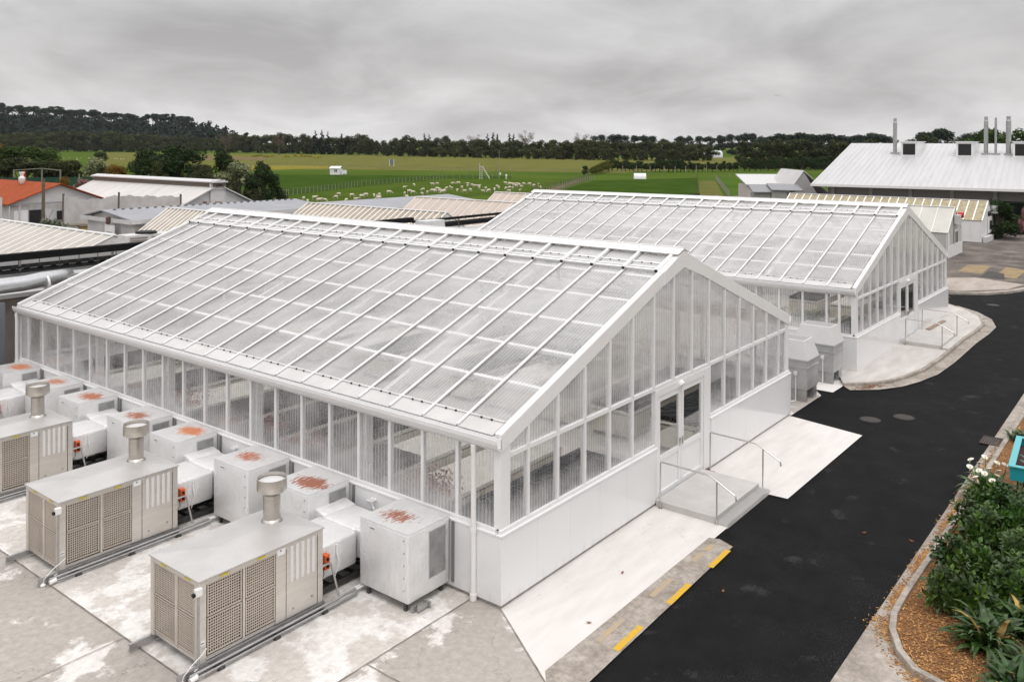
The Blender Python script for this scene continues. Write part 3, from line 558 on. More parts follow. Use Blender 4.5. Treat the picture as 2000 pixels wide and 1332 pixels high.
for k, (y, z) in enumerate([(3.16, 1.12), (7.84, 1.12), (12.39, 1.12), (16.42, 1.12), (17.42, 1.08)]):
    MB().tube([(-.06, y, z), (-.17, y, z)], .035, 10).tube([(-.13, y, z), (-.13, y, z-.12), (-.13, y-.05, z-.16)], .018, 8).tube([(-.08, y, z), (-.08, y+.05, z), (-.08, y+.12, z-.06), (-.08, y+.22, z-.06)], .014, 6).lathe((-.14, y, z+.03), [(.03, 0), (.03, .03)], 10).build('tap', PVC, g1)
snap = snapshot(g1)
snap[1][:] = [q for q in snap[1] if q[0].name.split('.')[0] != 'tap']
g2 = dup(snap, None, (20.07, -.17, .026), None, 'large white greenhouse with translucent roof standing farther back beside the curved pavement')
g2.rotation_euler = (-.006, 0, -.012)

# benches with pots inside both greenhouses (they stand along the gable direction)
POT = mat('black_pots', (.012, .013, .016), .6, island=.8)
BENCH = mat('bench_top', (.66, .635, .58), .6, var=.15)
RED = mat('red_foliage', (.20, .06, .04), .8, island=.6); GRN = mat('bench_foliage', (.055, .085, .03), .8, island=.5)
def bench(x0, x1, y, d, lab):
    t = thing('plant_bench', lab, 'bench', (x0, y, .08), 0, 'plant benches inside the greenhouses')
    box(0, 0, .72, x1-x0, d, .80).build('bench_top', BENCH, t); box(.0, .02, .12, x1-x0, d-.02, .68).build('side_sheet', mat('bench_skirt', (.60, .555, .475), .7, var=.15), t)
    for x in (.1, x1-x0-.16):
        for yy in (.06, d-.12): box(x, yy, 0, x+.05, yy+.05, .115).build('leg', GALV, t)
    return t
def pots(x0, x1, y, d, lab, name='plant_pots'):
    m_ = MB(); nx = int((x1-x0)/.135); ny = int(d/.135)
    for i in range(nx):
        for j in range(ny):
            x = x0+.07+i*.135; yy = y+.07+j*.135; h = rnd.uniform(.12, .14)
            m_.hull8([(x-.042, yy-.042, 0), (x+.042, yy-.042, 0), (x+.042, yy+.042, 0), (x-.042, yy+.042, 0), (x-.060, yy-.060, h), (x+.060, yy-.060, h), (x+.060, yy+.060, h), (x-.060, yy+.060, h)])
    o = m_.build(name, POT); o.location = (0, 0, .885); stuff(o, lab, 'plant pots'); return o
def seedlings(x0, x1, y, d, m, lab):
    m_ = MB()
    for i in range(int((x1-x0)*d*260)):
        x = min(max(rnd.gauss((x0+x1)/2, (x1-x0)*.25), x0), x1); yy = y+min(max(rnd.gauss(d/2, d*.25), .08), d-.08); z = rnd.uniform(.03, .28); a = rnd.uniform(0, 6.28); l = rnd.uniform(.05, .11)
        m_.face([(x, yy, z), (x+math.cos(a)*l+.03, yy+math.sin(a)*l, z+.04), (x+math.cos(a)*l*1.8, yy+math.sin(a)*l*1.8, z+rnd.uniform(-.03, .06)), (x+math.cos(a)*l-.03, yy+math.sin(a)*l, z+.04)])
    o = m_.build('seedlings', m); o.location = (0, 0, .90); stuff(o, lab, 'seedlings'); return o
ORD = ['first', 'second', 'third', 'fourth', 'fifth', 'sixth', 'seventh', 'eighth', 'ninth', 'tenth']
for gi, (ox, oy, nm) in enumerate(((0, 0, 'near'), (20.07, -.17, 'far'))):
    rows = 10 if gi == 0 else 6
    for k in range(rows):
        y = .45+k*1.92
        for x0, x1, hs in ((.45, 5.3, 'the left half'), (8.6, 13.4, 'the right half')):
            if gi == 1 and x0 > 5 and k > 2: continue
            d = 1.35
            bench(ox+x0, ox+x1, oy+y, d, '%s cream bench back from the door end, in %s of the %s greenhouse' % (ORD[k], hs, nm))
            r_ = rnd.random()
            xs = [x0, x0+(x1-x0)*rnd.uniform(.35, .6), x1]
            if r_ < .45 or k in (0, 2):
                pots(ox+xs[0], ox+(xs[2] if r_ < .5 or k == 0 else xs[1]), oy+y, d, 'black plant pots massed on the %s bench in %s of the %s greenhouse' % (ORD[k], hs, nm))
            if k in (1, 3, 4, 6) and x0 < 5 and gi == 0: seedlings(ox+x0, ox+x0+1.5, oy+y, d, RED, 'reddish seedlings at the wall end of the %s bench in the near greenhouse' % ORD[k])
            elif r_ > .55: seedlings(ox+xs[1], ox+x1, oy+y, d, GRN, 'green seedlings on the %s bench in %s of the %s greenhouse' % (ORD[k], hs, nm))
# door platforms with steps and handrails
def platform(x0, x1, oy, z, tread, where):
    t = thing('door_platform', 'concrete entrance platform with a step at the door of the %s greenhouse' % where, 'entrance platform', (x0, oy, z))
    w_ = x1-x0
    MB().hull8([(0, -1.52, -.14), (w_, -1.52, -.14), (w_, -.07, -.14), (0, -.07, -.14), (0, -1.52, .15), (w_, -1.52, .15), (w_, -.07, .15), (0, -.07, .15)]).build('landing', mat('platform_concrete', (.56, .54, .52), .85, var=.15, scale=2, bump=.1), t, bevel=.012)
    s_ = box(-.0, -1.80, -.14, w_, -1.525, .065).build('step', mat('platform_concrete', (.56, .54, .52)), t, bevel=.01)
    if tread:
        m_ = box(.02, -1.795, .066, w_-.02, -1.54, .074)
        for i in range(26):
            for j in range(4): x = .07+i*(w_-.12)/26; y = -1.77+j*.062; m_.box(x, y, .074, x+.045, y+.022, .080)
        m_.build('tread_plate', mat('tread_plate', (.62, .61, .60), .35, metal=.85), s_)
for (x0, x1, oy, z, tread, where) in ((5.52, 7.92, 0, 0, True, 'near'), (25.6, 28.4, -.3, .11, False, 'far')):
    platform(x0, x1, oy, z, tread, where)
    for sx, sdn in ((x0-.03, 'left'), (x1+.13 if tread else x1-.05, 'right')):
        t = thing('handrail', 'thin stainless handrail on the %s side of the %s greenhouse steps' % (sdn, where), 'handrail', (sx, oy, z), 0, 'handrails at the greenhouse doors')
        MB().tube([(0, -.2, .0), (0, -.2, 1.03)], .017, 10).lathe((0, -.2, 0), [(.045, 0), (.045, .012)], 12).build('post', POLISH, t, True)
        MB().tube([(0, -1.56, -.05), (0, -1.56, .94)], .017, 10).lathe((0, -1.56, -.04), [(.045, 0), (.045, .012)], 12).build('post', POLISH, t, True)
        MB().tube([(0, -.2, 1.03), (0, -.23, 1.05), (0, -1.36, 1.03), (0, -1.42, 1.02), (0, -1.96, .745), (0, -1.99, .72), (0, -2.0, .63)], .019, 10).build('rail', POLISH, t, True)
o = MB().bar((29.2, -.55, .135), (31.7, -.68, .135), .17, .045).build('timber_plank', mat('plank_wood', (.36, .27, .20), .8, var=.4, stretch=(1, 8, 8))); tag(o, 'loose brown timber plank lying on the far pavement by the wall', 'plank')

# ================================================================== AIR UNITS BESIDE THE NEAR GREENHOUSE
def grille(axis, a0, a1, z0, z1, c, nx, nz, t):
    """lattice panel; axis 0: runs along x in the plane y=c, axis 1: runs along y in the plane x=c"""
    m_ = MB()
    def bx(p0, p1, q0, q1, d0, d1, mi=0):
        if axis == 0: m_.box(p0, c+d0, q0, p1, c+d1, q1, mi)
        else: m_.box(c+d0, p0, q0, c+d1, p1, q1, mi)
    bx(a0+.01, a1-.01, z0+.01, z1-.01, .006, .02, 1)
    f = .022
    bx(a0, a1, z0, z0+f, -.016, .004); bx(a0, a1, z1-f, z1, -.016, .004); bx(a0, a0+f, z0+f, z1-f, -.015, .004); bx(a1-f, a1, z0+f, z1-f, -.015, .004)
    for i in range(1, nx): x = a0+f+(a1-a0-2*f)*i/nx; bx(x-.0068, x+.0068, z0+f, z1-f, -.010, .0055)
    for i in range(1, nz): z = z0+f+(z1-z0-2*f)*i/nz; bx(a0+f, a1-f, z-.0072, z+.0072, -.012, .0052)
    return m_.build('grille', [mat('grille_metal', (.62, .55, .48), .42, metal=.5, var=.1), COIL], t)
FLUE = mat('flue_steel', (.56, .525, .48), .30, metal=.92, var=.1, scale=3, stretch=(1, 1, 8))
def make_unit(label):
    t = thing('air_handling_unit', label, 'air handling unit', (0, 0, 0), 0, 'steel air handling units beside the near greenhouse')
    x0, x1, y0, y1, z0, z1 = -4.40, -1.98, 2.43, 3.85, .14, 1.42
    m_ = box(x0+.05, y0+.05, z0+.14, x1-.02, y1-.02, z1-.002)
    m_.box(x0, y0, z0, x0+.13, y0+.13, z1).box(x0, y1-.10, z0, x0+.10, y1, z1).box(x1-.11, y0, z0, x1, y0+.1, z1).box(x1-.1, y1-.1, z0, x1, y1, z1)
    m_.box(x0+.131, y0+.004, z1-.085, x1-.111, y0+.05, z1-.001).box(x0+.004, y0+.131, z1-.085, x0+.05, y1-.101, z1-.001)
    m_.box(x0+.131, y0+.03, z0, x1-.1, y0+.06, z0+.06).box(x0+.03, y0+.131, z0, x0+.06, y1-.101, z0+.06)
    m_.box(-3.61, y0+.003, z0+.06, -3.565, y0+.05, z1-.086).box(x0+.003, 3.06, z0+.06, x0+.05, 3.12, z1-.086)
    m_.build('casing', STEEL, t, bevel=.006)
    box(-2.97, y0+.006, z0+.01, -2.765, y0+.05, z1-.086).build('side_panel', STEEL, t, bevel=.004)
    box(-2.755, y0+.002, z0+.01, x1-.125, y0+.05, z1-.03).build('door_panel', STEEL, t, bevel=.006)
    for i in range(5):
        x = -2.68+i*.115; box(x, y0-.003, .74+i*.0, x+.062, y0+.0015, 1.36).build('louvre', STRIP, t)
    for x in (-2.62, -2.22): MB().tube([(x, y0-.016, .28 if x < -2.4 else .33), (x, y0, .28 if x < -2.4 else .33)], .018, 10).build('knob', GALV, t)
    rid = MB(); cx, cy = (x0+x1)/2, (y0+y1)/2; e_ = .02; za, zb = z1+.001, z1+.022
    i = len(rid.v); rid.v += [(x0-e_, y0-e_, za), (x1+e_, y0-e_, za), (x1+e_, y1+e_, za), (x0-e_, y1+e_, za), (x0-e_, y0-e_, zb), (x1+e_, y0-e_, zb), (x1+e_, y1+e_, zb), (x0-e_, y1+e_, zb), (-3.62, cy, zb+.045), (-2.55, cy, zb+.045), (-3.1, y0-e_, zb), (-3.1, y1+e_, zb)]
    for q in ((3, 2, 1, 0), (0, 1, 5, 10, 4), (1, 2, 6, 5), (2, 3, 7, 11, 6), (3, 0, 4, 7), (4, 8, 7), (4, 10, 8), (10, 9, 8), (10, 5, 9), (5, 6, 9), (6, 11, 9), (11, 8, 9), (11, 7, 8)): rid.f.append(q); rid.m.append(0)
    rid.build('lid', mat('lid_steel', (.60, .585, .57), .42, metal=.55, var=.12, scale=1.6), t)
    for a0, a1 in ((-4.25, -3.63), (-3.555, -2.985)):
        grille(0, a0, a1, .83, 1.345, y0+.02, 14, 11, t); grille(0, a0, a1, .235, .81, y0+.02, 14, 12, t)
    for a0, a1 in ((2.575, 3.05), (3.13, 3.74)):
        grille(1, a0, a1, .83, 1.345, x0+.02, 12, 14, t); grille(1, a0, a1, .235, .81, x0+.02, 12, 15, t)
    for x in (-3.96, -3.27): box(x-.07, y0-.003, z1-.055, x+.09, y0+.003, z1-.022).build('yellow_sticker', YLW, t)
    for y in (2.75, 3.45): box(x0-.003, y-.07, z1-.05, x0+.003, y+.08, z1-.02).build('yellow_sticker', YLW, t)
    m_ = box(-2.95, y0-.004, z1-.14, -2.79, y0+.004, z1-.035, 0); m_.box(-2.895, y0-.0055, z1-.075, -2.865, y0-.0042, z1-.055, 1); m_.build('white_sticker', [WHITE, BLACK], t)
    m_ = box(-4.375, y0-.004, .42, -4.30, y0-.0005, .50, 0); m_.box(-4.365, y0-.0052, .45, -4.31, y0-.0042, .462, 1); m_.build('white_sticker', [WHITE, BLACK], t)
    # flue
    s_ = MB().lathe((-2.42, 3.30, z1+.02), [(.20, 0), (.20, .02), (.165, .07), (.15, .085), (.15, .55)], 32); s_ = s_.build('flue', FLUE, t, True)
    MB().lathe((-2.42, 3.30, z1+.56), [(.15, -.03), (.15, 0), (.19, .005), (.255, .05), (.262, .06), (.262, .27), (.250, .27), (.247, .20)], 32).build('collar', FLUE, s_, True)
    MB().lathe((-2.42, 3.30, z1+.76), [(.23, 0), (.23, .008)], 32).build('disc', mat('flue_disc', (.70, .70, .69), .35, metal=.4), s_)
    # base rails
    for y in (y0-.03, y1-.05):
        MB().box(x0-.38, y, .03, x1+.02, y+.02, .135).box(x0-.38, y+.021, .03, x1+.02, y+.055, .045).box(x0-.38, y+.021, .12, x1+.02, y+.055, .135).build('base_rail', GALV, t)
    for x in (-4.1, -3.05, -2.05): box(x-.06, y0-.17, .0, x+.06, y0-.032, .02).box(x-.05, y0-.17, .021, x+.05, y0-.15, .06).build('foot', STEELD, t)
    for k, (dy, dz, r_) in enumerate(((-.10, .105, .024), (-.16, .07, .016), (-.14, .035, .012))):
        MB().tube([(-4.62+.12*k, y0+dy, dz), (-1.30, y0+dy+.01, dz)], r_, 10).build('pipe', GALV, t, True)
    MB().tube([(-4.50, y0-.03, .10), (-4.44, y0-.03, .12), (-4.43, y0-.03, .18), (-4.43, y0-.03, 1.24)], .022, 10).build('conduit', GALV, t, True)
    m_ = MB().box(-4.49, y0-.075, 1.24, -4.38, y0+.0, 1.36, 0); m_.tube([(-4.49, y0-.03, 1.28), (-4.53, y0-.03, 1.27)], .035, 10, 1); m_.build('isolator_box', [PVC, BLACK], t, bevel=.008)
    MB().tube([(-4.28, y0-.02, .36), (-4.40, y0-.09, .34), (-4.55, y0-.08, .26), (-4.68, y0-.04, .12), (-4.70, y0-.03, .02)], .008, 6).lathe((-4.70, y0-.03, 0), [(.05, 0), (.05, .02), (.02, .05)], 10).tube([(-4.62, y0-.12, .05), (-4.50, y0-.12, .07)], .045, 10).build('drain_hose', PVC, t, True)
    MB().tube([(-1.98, y0+.08, .70), (-1.82, y0+.06, .72), (-1.76, y0+.04, .70), (-1.68, y0-.08, .12)], .022, 8).build('gas_pipe', GALV, t, True)
    return t
def make_duct(label):
    t = thing('foil_duct', label, 'air duct', (0, 0, 0), 0, 'foil wrapped air ducts beside the near greenhouse')
    def soft(pts8, name, m=FOIL, bev=.045): return MB().hull8(pts8).build(name, m, t, True, bev)
    def b8(x0, y0, z0, x1, y1, z1, dz=0): return [(x0, y0, z0), (x1, y0, z0), (x1, y1, z0), (x0, y1, z0), (x0, y0, z1), (x1, y0, z1+dz), (x1, y1, z1+dz), (x0, y1, z1)]
    soft(b8(-1.979, 2.62, .38, -1.02, 3.70, .98), 'duct_trunk'); 
    soft([(-1.03, 2.70, .42), (-.22, 2.70, .42), (-.22, 3.62, .42), (-1.03, 3.62, .42), (-1.03, 2.70, 1.00), (-.22, 2.70, .98), (-.22, 3.62, .98), (-1.03, 3.62, 1.00)], 'duct_junction')
    soft(b8(-.98, 2.30, .45, -.3, 2.75, .99), 'duct_branch'); soft([(-1.0, 3.55, .42), (-.2, 3.55, .42), (-.2, 3.92, .42), (-1.0, 3.92, .42), (-.98, 3.55, .99), (-.2, 3.55, .98), (-.2, 3.92, 1.06), (-.98, 3.92, 1.06)], 'duct_branch')
    for j, (ya, yb, zb) in enumerate(((1.13, 2.38, .15), (3.87, 5.03, .36))):
        o = MB().hull8(b8(-.54, -(yb-ya)/2, zb-1.362, .53, (yb-ya)/2, 0)).build('plenum', [FOIL], t, True, .03); o.location = (-.63, (ya+yb)/2, 1.36)
        q = box(-.535, -(yb-ya)/2+.005, .0, .525, (yb-ya)/2-.005, .008).build('lid', RUST, o)
        m_ = box(-.02, -(yb-ya)/2-.008, -.95, .42, -(yb-ya)/2+.01, -.10, 0); m_.box(.0, -(yb-ya)/2-.014, -.93, .40, -(yb-ya)/2-.0085, -.12, 1)
        for z in (-.25, -.80): m_.box(.39, -(yb-ya)/2-.03, z-.05, .415, -(yb-ya)/2-.009, z+.05, 0)
        m_.build('access_door', [mat('door_rim', (.52, .52, .52), .4, metal=.5), mat('door_steel', (.42, .42, .42), .5, metal=.6, var=.3, scale=4)], o)
        m_ = box(-.548, .20, -.14, -.541, .36, -.075, 0); m_.box(-.5495, .22, -.115, -.5485, .34, -.10, 1); m_.build('white_sticker', [WHITE, BLACK], o)
        for z in range(5): MB().lathe((-.545, -(yb-ya)/2+.1, -1.0+z*.22), [(.012, 0), (.012, .02)], 6).build('pin', GALV, o)
    for y in (1.06, 1.19, 3.78, 5.10):
        box(-.095, y-.02, .16, -.061, y+.03, 1.268).build('track', mat('track_grey', (.24, .235, .23), .5, metal=.5), t)
    m_ = MB().box(-1.86, 2.51, .60, -1.755, 2.619, .86, 0); m_.tube([(-1.81, 2.51, .79), (-1.81, 2.485, .79)], .03, 10, 1); m_.box(-1.84, 2.502, .63, -1.78, 2.5095, .70, 1); m_.build('actuator', [ORANGE, BLACK], t, bevel=.006)
    MB().tube([(-1.87, 2.55, .63), (-1.86, 2.54, .52), (-1.92, 2.56, .42)], .007, 6).build('cable', BLACK, t)
    MB().tube([(-1.52, 2.60, .92), (-1.52, 2.60, .78), (-1.50, 2.56, .60), (-1.56, 2.60, .36)], [.02, .02, .009, .009], 8).build('sensor', PVC, t)
    m_ = MB()
    for y in (2.75, 3.2, 3.6): m_.box(-1.95, y, .05, -.2, y+.05, .15)
    for x in (-1.8, -1.5, -1.2, -.9, -.6): m_.box(x, 2.801, .06, x+.04, 3.59, .12)
    m_.build('support_frame', STEELD, t)
    MB().box(-1.1, 1.08, .01, -.98, 1.12, .11).box(-1.04, 1.0, .02, -.80, 1.04, .10).box(-.80, .96, .02, -.76, 1.12, .11).build('bracket', GALV, t)
    for x in (-1.1, -.2):
        for y in (1.25, 2.2, 4.0, 4.9): box(x-.03, y-.03, .0, x+.03, y+.03, .37 if y > 3 else .16).build('leg', STEELD, t)
    for k in range(2): MB().tube([(-1.30, 2.33+k*.06, .1), (-.8, 2.33+k*.06, .1)], .02, 8).build('pipe', PVC, t, True)
    return t
PITCH = 4.69
us = snapshot(make_unit('steel air unit with lattice grilles nearest the camera, lowest in the picture'))
ds = snapshot(make_duct('foil wrapped duct and boxes nearest the camera, beside the greenhouse downpipe'))
for k, (lu, ld) in enumerate((('steel air unit with lattice grilles in the middle of the row of three', 'foil wrapped duct and boxes behind the middle air unit of the row'),
                              ('steel air unit cut by the left picture edge, third from the camera', 'foil wrapped duct and boxes behind the third air unit from the camera'),
                              ('farthest air unit, mostly hidden behind the third flue at the left edge', 'farthest foil wrapped duct by the corner of the greenhouse wall'))):
    dup(us, None, (0, PITCH*(k+1), 0), None, lu); dup(ds, None, (0, PITCH*(k+1), 0), None, ld)

# galvanised extract hoods between the greenhouses
def extract(x, y, label):
    t = thing('extract_unit', label, 'extract unit', (x, y, 0), 0, 'galvanised extract units between the greenhouses')
    wx, wy = 1.0, 1.35
    box(.03, .03, .0, .12, wy-.03, .42).box(wx-.35, .03, .0, wx-.03, .25, .42).box(wx-.35, wy-.25, 0, wx-.03, wy-.03, .42).build('base', GALV, t)
    box(0, 0, .40, wx, wy, 1.08).build('duct_body', mat('galv_sheet', (.56, .565, .565), .42, metal=.5, var=.2, scale=2), t, bevel=.006)
    box(-.025, -.025, 1.081, wx+.025, wy+.025, 1.105).box(.005, .005, 1.106, wx-.005, wy-.005, 1.30).box(-.02, -.02, 1.301, wx+.02, wy+.02, 1.32).build('flange', mat('galv_sheet', (.36, .37, .37)), t)
    h = MB(); a = [(-.03, -.03), (wx+.03, -.03), (wx+.03, wy+.03), (-.03, wy+.03)]; b_ = [(.13, .15), (wx-.13, .15), (wx-.13, wy-.15), (.13, wy-.15)]; c_ = [(.16, .18), (wx-.16, .18), (wx-.16, wy-.18), (.16, wy-.18)]
    h.rings([[(p[0], p[1], z) for p in q] for q, z in ((a, 1.321), (a, 1.36), (b_, 1.93), (c_, 1.935), (c_, 1.55))]); h.build('hood', mat('hood_grey', (.62, .62, .615), .4, var=.05), t, bevel=.006)
    MB().tube([(-.06, .35, .02), (-.06, .35, .88)], .018, 8).tube([(-.06, .35, .03), (-.4, .5, .03)], .018, 8).box(-.12, .30, .86, -.04, .40, .97).build('conduit', PVC, t)
    return t
extract(15.5, -.02, 'grey tapered extract hood on a galvanised duct, nearer of the two beside the near greenhouse')
extract(18.15, .0, 'grey tapered extract hood on a galvanised duct, nearer to the far greenhouse corner')
#PART2
# ================================================================== OTHER BUILDINGS
RIB = mat('ribbed_roof', (.58, .58, .585), .5, var=.10, scale=.6, stretch=(.2, 3, 1))
TAN = mat('algae_roof', (.40, .345, .27), .7, col2=(.31, .255, .19), scale=1.6, detail=9)
TANG = mat('mossy_roof', (.42, .36, .235), .8, col2=(.27, .235, .14), scale=3, detail=9)
BEIGE = mat('beige_roof', (.50, .43, .375), .7, col2=(.43, .365, .31), scale=1, stretch=(.3, 2.5, 1))
PALEW = mat('pale_wall', (.60, .595, .59), .7, var=.12, scale=.8)
GREYR = mat('grey_membrane', (.30, .31, .335), .6, var=.15, scale=.5)
WASH = mat('washed_wall', (.62, .61, .60), .8, col2=(.46, .45, .445), scale=.9, stretch=(2, 2, .5), lo=.4, hi=.7)
def old_greenhouse(label, xr, y0, y1, zr, ze, hw, rmat, nbars, wmat=None, base=0, sw=.06):
    """small glasshouse, ridge along +y at x=xr, near gable at y0"""
    t = thing('old_greenhouse', label, 'greenhouse', (xr, y0, 0)); Ln = y1-y0; wm_ = wmat or OFFW
    for s_ in (-1, 1):
        r0 = Vector((0, 0, zr)); e0 = Vector((s_*(hw+.08), 0, ze-.06)); n = (e0-r0).cross(Vector((0, 1, 0))); n = n if n.z > 0 else -n; n.normalize()
        MB().slab([r0, e0, e0+Vector((0, Ln, 0)), r0+Vector((0, Ln, 0))], n*.03).build('roof', rmat, t)
        for i in range(nbars+1):
            y = .03+(Ln-.06)*i/nbars; MB().bar(r0+Vector((0, y, 0))+n*.045, e0+Vector((0, y, 0))+n*.045, sw, .04, n).build('glazing_bar', WHITE, t)
        box(s_*hw-.04, .05, 0, s_*hw+.04, Ln-.05, ze-.09).build('side_wall', wm_, t)
        for i in range(0, nbars+1): y = .06+(Ln-.14)*i/nbars; box(s_*(hw+.041), y, .5, s_*(hw+.08), y+.06, ze-.12).build('mullion', WHITE, t)
    MB().bar((0, -.02, zr+.05), (0, Ln+.02, zr+.05), .18, .05).build('ridge_cap', WHITE, t)
    for y in (0.02, Ln-.06): MB().slab([(-hw, y, 0), (hw, y, 0), (hw, y, ze-.05), (0, y, zr-.02), (-hw, y, ze-.05)], (0, .05, 0)).build('gable_wall', wm_, t)
    return t
og = old_greenhouse('old greenhouse with brown striped roof at the left picture edge', 6.6, 26.6, 45, 4.2, 2.55, 4.1, mat('pale_stained_roof', (.47, .44, .395), .7, col2=(.40, .37, .325), scale=1.2, detail=9), 23, sw=.075)
MB().box(1.7, -.4, 3.3, 2.6, .5, 3.45).box(1.85, -.25, 3.45, 2.45, .35, 3.95).build('roof_cowl', OFFW, og, bevel=.06)
old_greenhouse('small old greenhouse with brown striped roof peeping over the ridge end of the near greenhouse', 16.55, 35.2, 39.5, 4.2, 2.6, 2.4, TAN, 10, sw=.09)
old_greenhouse('old greenhouse with dark brown striped roof behind the middle of the near greenhouse ridge', 25.0, 24.2, 36.8, 4.2, 2.5, 2.9, TAN, 26, sw=.08)
old_greenhouse('old greenhouse with plain pinkish beige roof left of the far greenhouse', 32.0, 24.0, 33.6, 4.4, 2.6, 3.0, BEIGE, 12, sw=.03)
old_greenhouse('beige roofed old greenhouse just behind the far end of the far greenhouse ridge', 37.7, 26.6, 31.0, 4.6, 3.0, 2.6, BEIGE, 6, sw=.03)
sg = old_greenhouse('old greenhouse with mossy tan roof, farthest right beside the carpark', 72.1, 4.1, 21.5, 3.42, 1.95, 2.6, TANG, 24, WHITE, sw=.10)
box(-2.72, -.35, .05, .5, -.05, .55).box(.5, -.3, .05, 2.65, -.06, .45).build('concrete_base', WASH, sg)
box(-.3, -.12, .7, 1.0, -.01, 2.05).build('door', WHITE, sg); box(-.15, -.14, 1.0, .25, -.125, 1.75).box(.4, -.14, 1.0, .85, -.125, 1.75).build('window', WGL, sg)
box(1.3, -.5, 2.3, 2.3, -.01, 3.0).build('fan_box', OFFW, sg); box(-.2, -.06, 2.15, .9, -.015, 2.55).build('vent', DRK, sg)
sg = old_greenhouse('old greenhouse with pale cream roof and red horn beside the far greenhouse gable', 58.7, 4.1, 24, 3.60, 1.95, 2.25, mat('cream_roof', (.56, .55, .50), .6, var=.12, scale=1), 18, mat('cream_wall', (.50, .49, .46), .7, var=.1), sw=.05)
box(-2.33, -.04, .0, 2.3, .0, .95).build('base_panel', WHITE, sg)
box(-.45, -.07, .1, .75, -.042, 2.05).build('door', WHITE, sg); box(-.28, -.085, 1.05, .08, -.071, 1.85).box(.22, -.085, 1.05, .58, -.071, 1.85).build('window', WGL, sg)
box(-.55, -.35, 2.45, .35, -.045, 3.1).build('fan_box', OFFW, sg); MB().tube([(.6, -.10, 3.05), (.6, -.45, 3.05)], .22, 14).build('horn', mat('red_paint', (.55, .02, .02), .4), sg, True)
for x in (-2.27, 2.2): box(x-.07, -.06, .0, x+.12, .03, 1.9).build('corner_post', WHITE, sg)

# flat grey-roofed buildings behind the old greenhouses
def lowblock(label, x0, x1, y0, y1, z, zr, roofm, wallm, yr=None):
    t = thing('low_building', label, 'building', (x0, y0, 0)); w_ = x1-x0; d = y1-y0; yr = yr or d*.6
    box(0, 0, 0, w_, d, z-.02).build('wall', wallm, t)
    for a, b_ in ((-.25, yr), (d+.25, yr)):
        MB().slab([(-.3, a, z), (w_+.3, a, z), (w_+.3, b_, zr), (-.3, b_, zr)], (0, 0, .07)).build('roof', roofm, t)
    for x in (0, w_-.1): MB().slab([(x, 0, z-.05), (x, d, z-.05), (x, yr, zr-.02)], (.1, 0, 0)).build('gable', wallm, t)
    box(-.32, -.31, z-.18, w_+.32, -.255, z+.10).box(-.36, -.25, z-.18, -.305, d+.25, z+.06).build('fascia', PALEW, t)
    return t
lb = lowblock('low white building with grey ribbed roof and a notice board behind the left greenhouses', 14.75, 29.0, 40.2, 46, 3.5, 3.95, GREYR, WASH)
for i in range(26): box(.3+i*.54, 3.1, 3.93, .5+i*.54, 3.16, 4.05).build('roof_clip', mat('clip_grey', (.13, .135, .15), .6), lb)
for i in range(3): box(-.06, .8+i*1.15, 1.2, -.005, 1.8+i*1.15, 2.25).build('window', WGL, lb)
m_ = box(-.42, 1.6, 2.45, -.37, 2.75, 3.15, 0); m_.box(-.428, 1.8, 2.72, -.4205, 2.5, 2.76, 1); m_.box(-.428, 1.95, 2.62, -.4205, 2.4, 2.65, 1); m_.build('notice_board', [WHITE, mat('grey_ink', (.3, .3, .3), .7)], lb)
MB().lathe((-.45, 2.25, 3.2), [(.06, 0), (.14, .1), (.14, .42), (.05, .5)], 10).build('lamp', mat('brown_lamp', (.10, .05, .035), .6), lb)
lowblock('low white building with flat grey roof behind the beige roofed greenhouses', 33.5, 50, 43.0, 50, 2.75, 3.25, GREYR, PALEW)
lb = lowblock('long grey roofed building at the edge of the sheep paddock', 27.5, 40, 49.5, 56, 2.35, 2.7, GREYR, PALEW)
for x in (1.0, 4.2, 9.0):
    m_ = box(x, .6, 2.45, x+1.2, 1.5, 2.95, 0); m_.box(x-.02, .7, 2.55, x-.001, 1.4, 2.9, 1); m_.build('roof_vent', [OFFW, DRK], lb)
lowblock('low pale roof just behind the far greenhouse ridge, before the white annex', 53.0, 76, 27.0, 34, 2.35, 2.55, mat('pale_roof', (.55, .56, .58), .5, var=.1), PALEW)

# gabled houses at the left
def house(name, label, xl, xr_, y0, ln, ze, za, roofm, wallm, over=.35, cat='house'):
    t = thing(name, label, cat, ((xl+xr_)/2, y0, 0)); hw = (xr_-xl)/2
    box(-hw+.1, .3, 0, hw-.1, ln-.3, ze).build('wall', wallm, t)
    MB().slab([(-hw+.1, .28, ze), (hw-.1, .28, ze), (0, .28, za-.05)], (0, .1, 0)).build('gable', PALEW, t)
    for s_ in (-1, 1): MB().slab([(0, -.1, za), (s_*(hw+over), -.1, ze-.12), (s_*(hw+over), ln, ze-.12), (0, ln, za)], (0, 0, .09)).build('roof', roofm, t)
    return t
TILE = mat('orange_roof', (.34, .060, .010), .75, var=.3, scale=2, spec=.2)
hs = house('brick_house', 'single storey building with bright orange roof and white gable at the left edge', 20.6, 29.0, 72.2, 17, 2.75, 4.35, TILE, WASH)
box(-4.4, .0, 2.62, 4.4, .1, 2.72).build('gutter', GREYR, hs)
box(-2.6, .2, .0, -1.6, .29, 2.1).build('doorway', DRK, hs); m_ = box(-1.55, .15, .0, -.55, .22, 2.15, 0); m_.bar((-1.5, .14, .1), (-.6, .14, 2.05), .05, .02, (0, 1, 0), 1); m_.bar((-1.5, .13, 2.05), (-.6, .13, .1), .05, .02, (0, 1, 0), 1); m_.build('barn_door', [PALEW, GREYR], hs)
box(-3.9, .18, .1, -2.75, .29, 2.1).build('shutter', WHITE, hs); box(-.2, .2, 1.1, .3, .29, 1.9).build('window', WGL, hs)
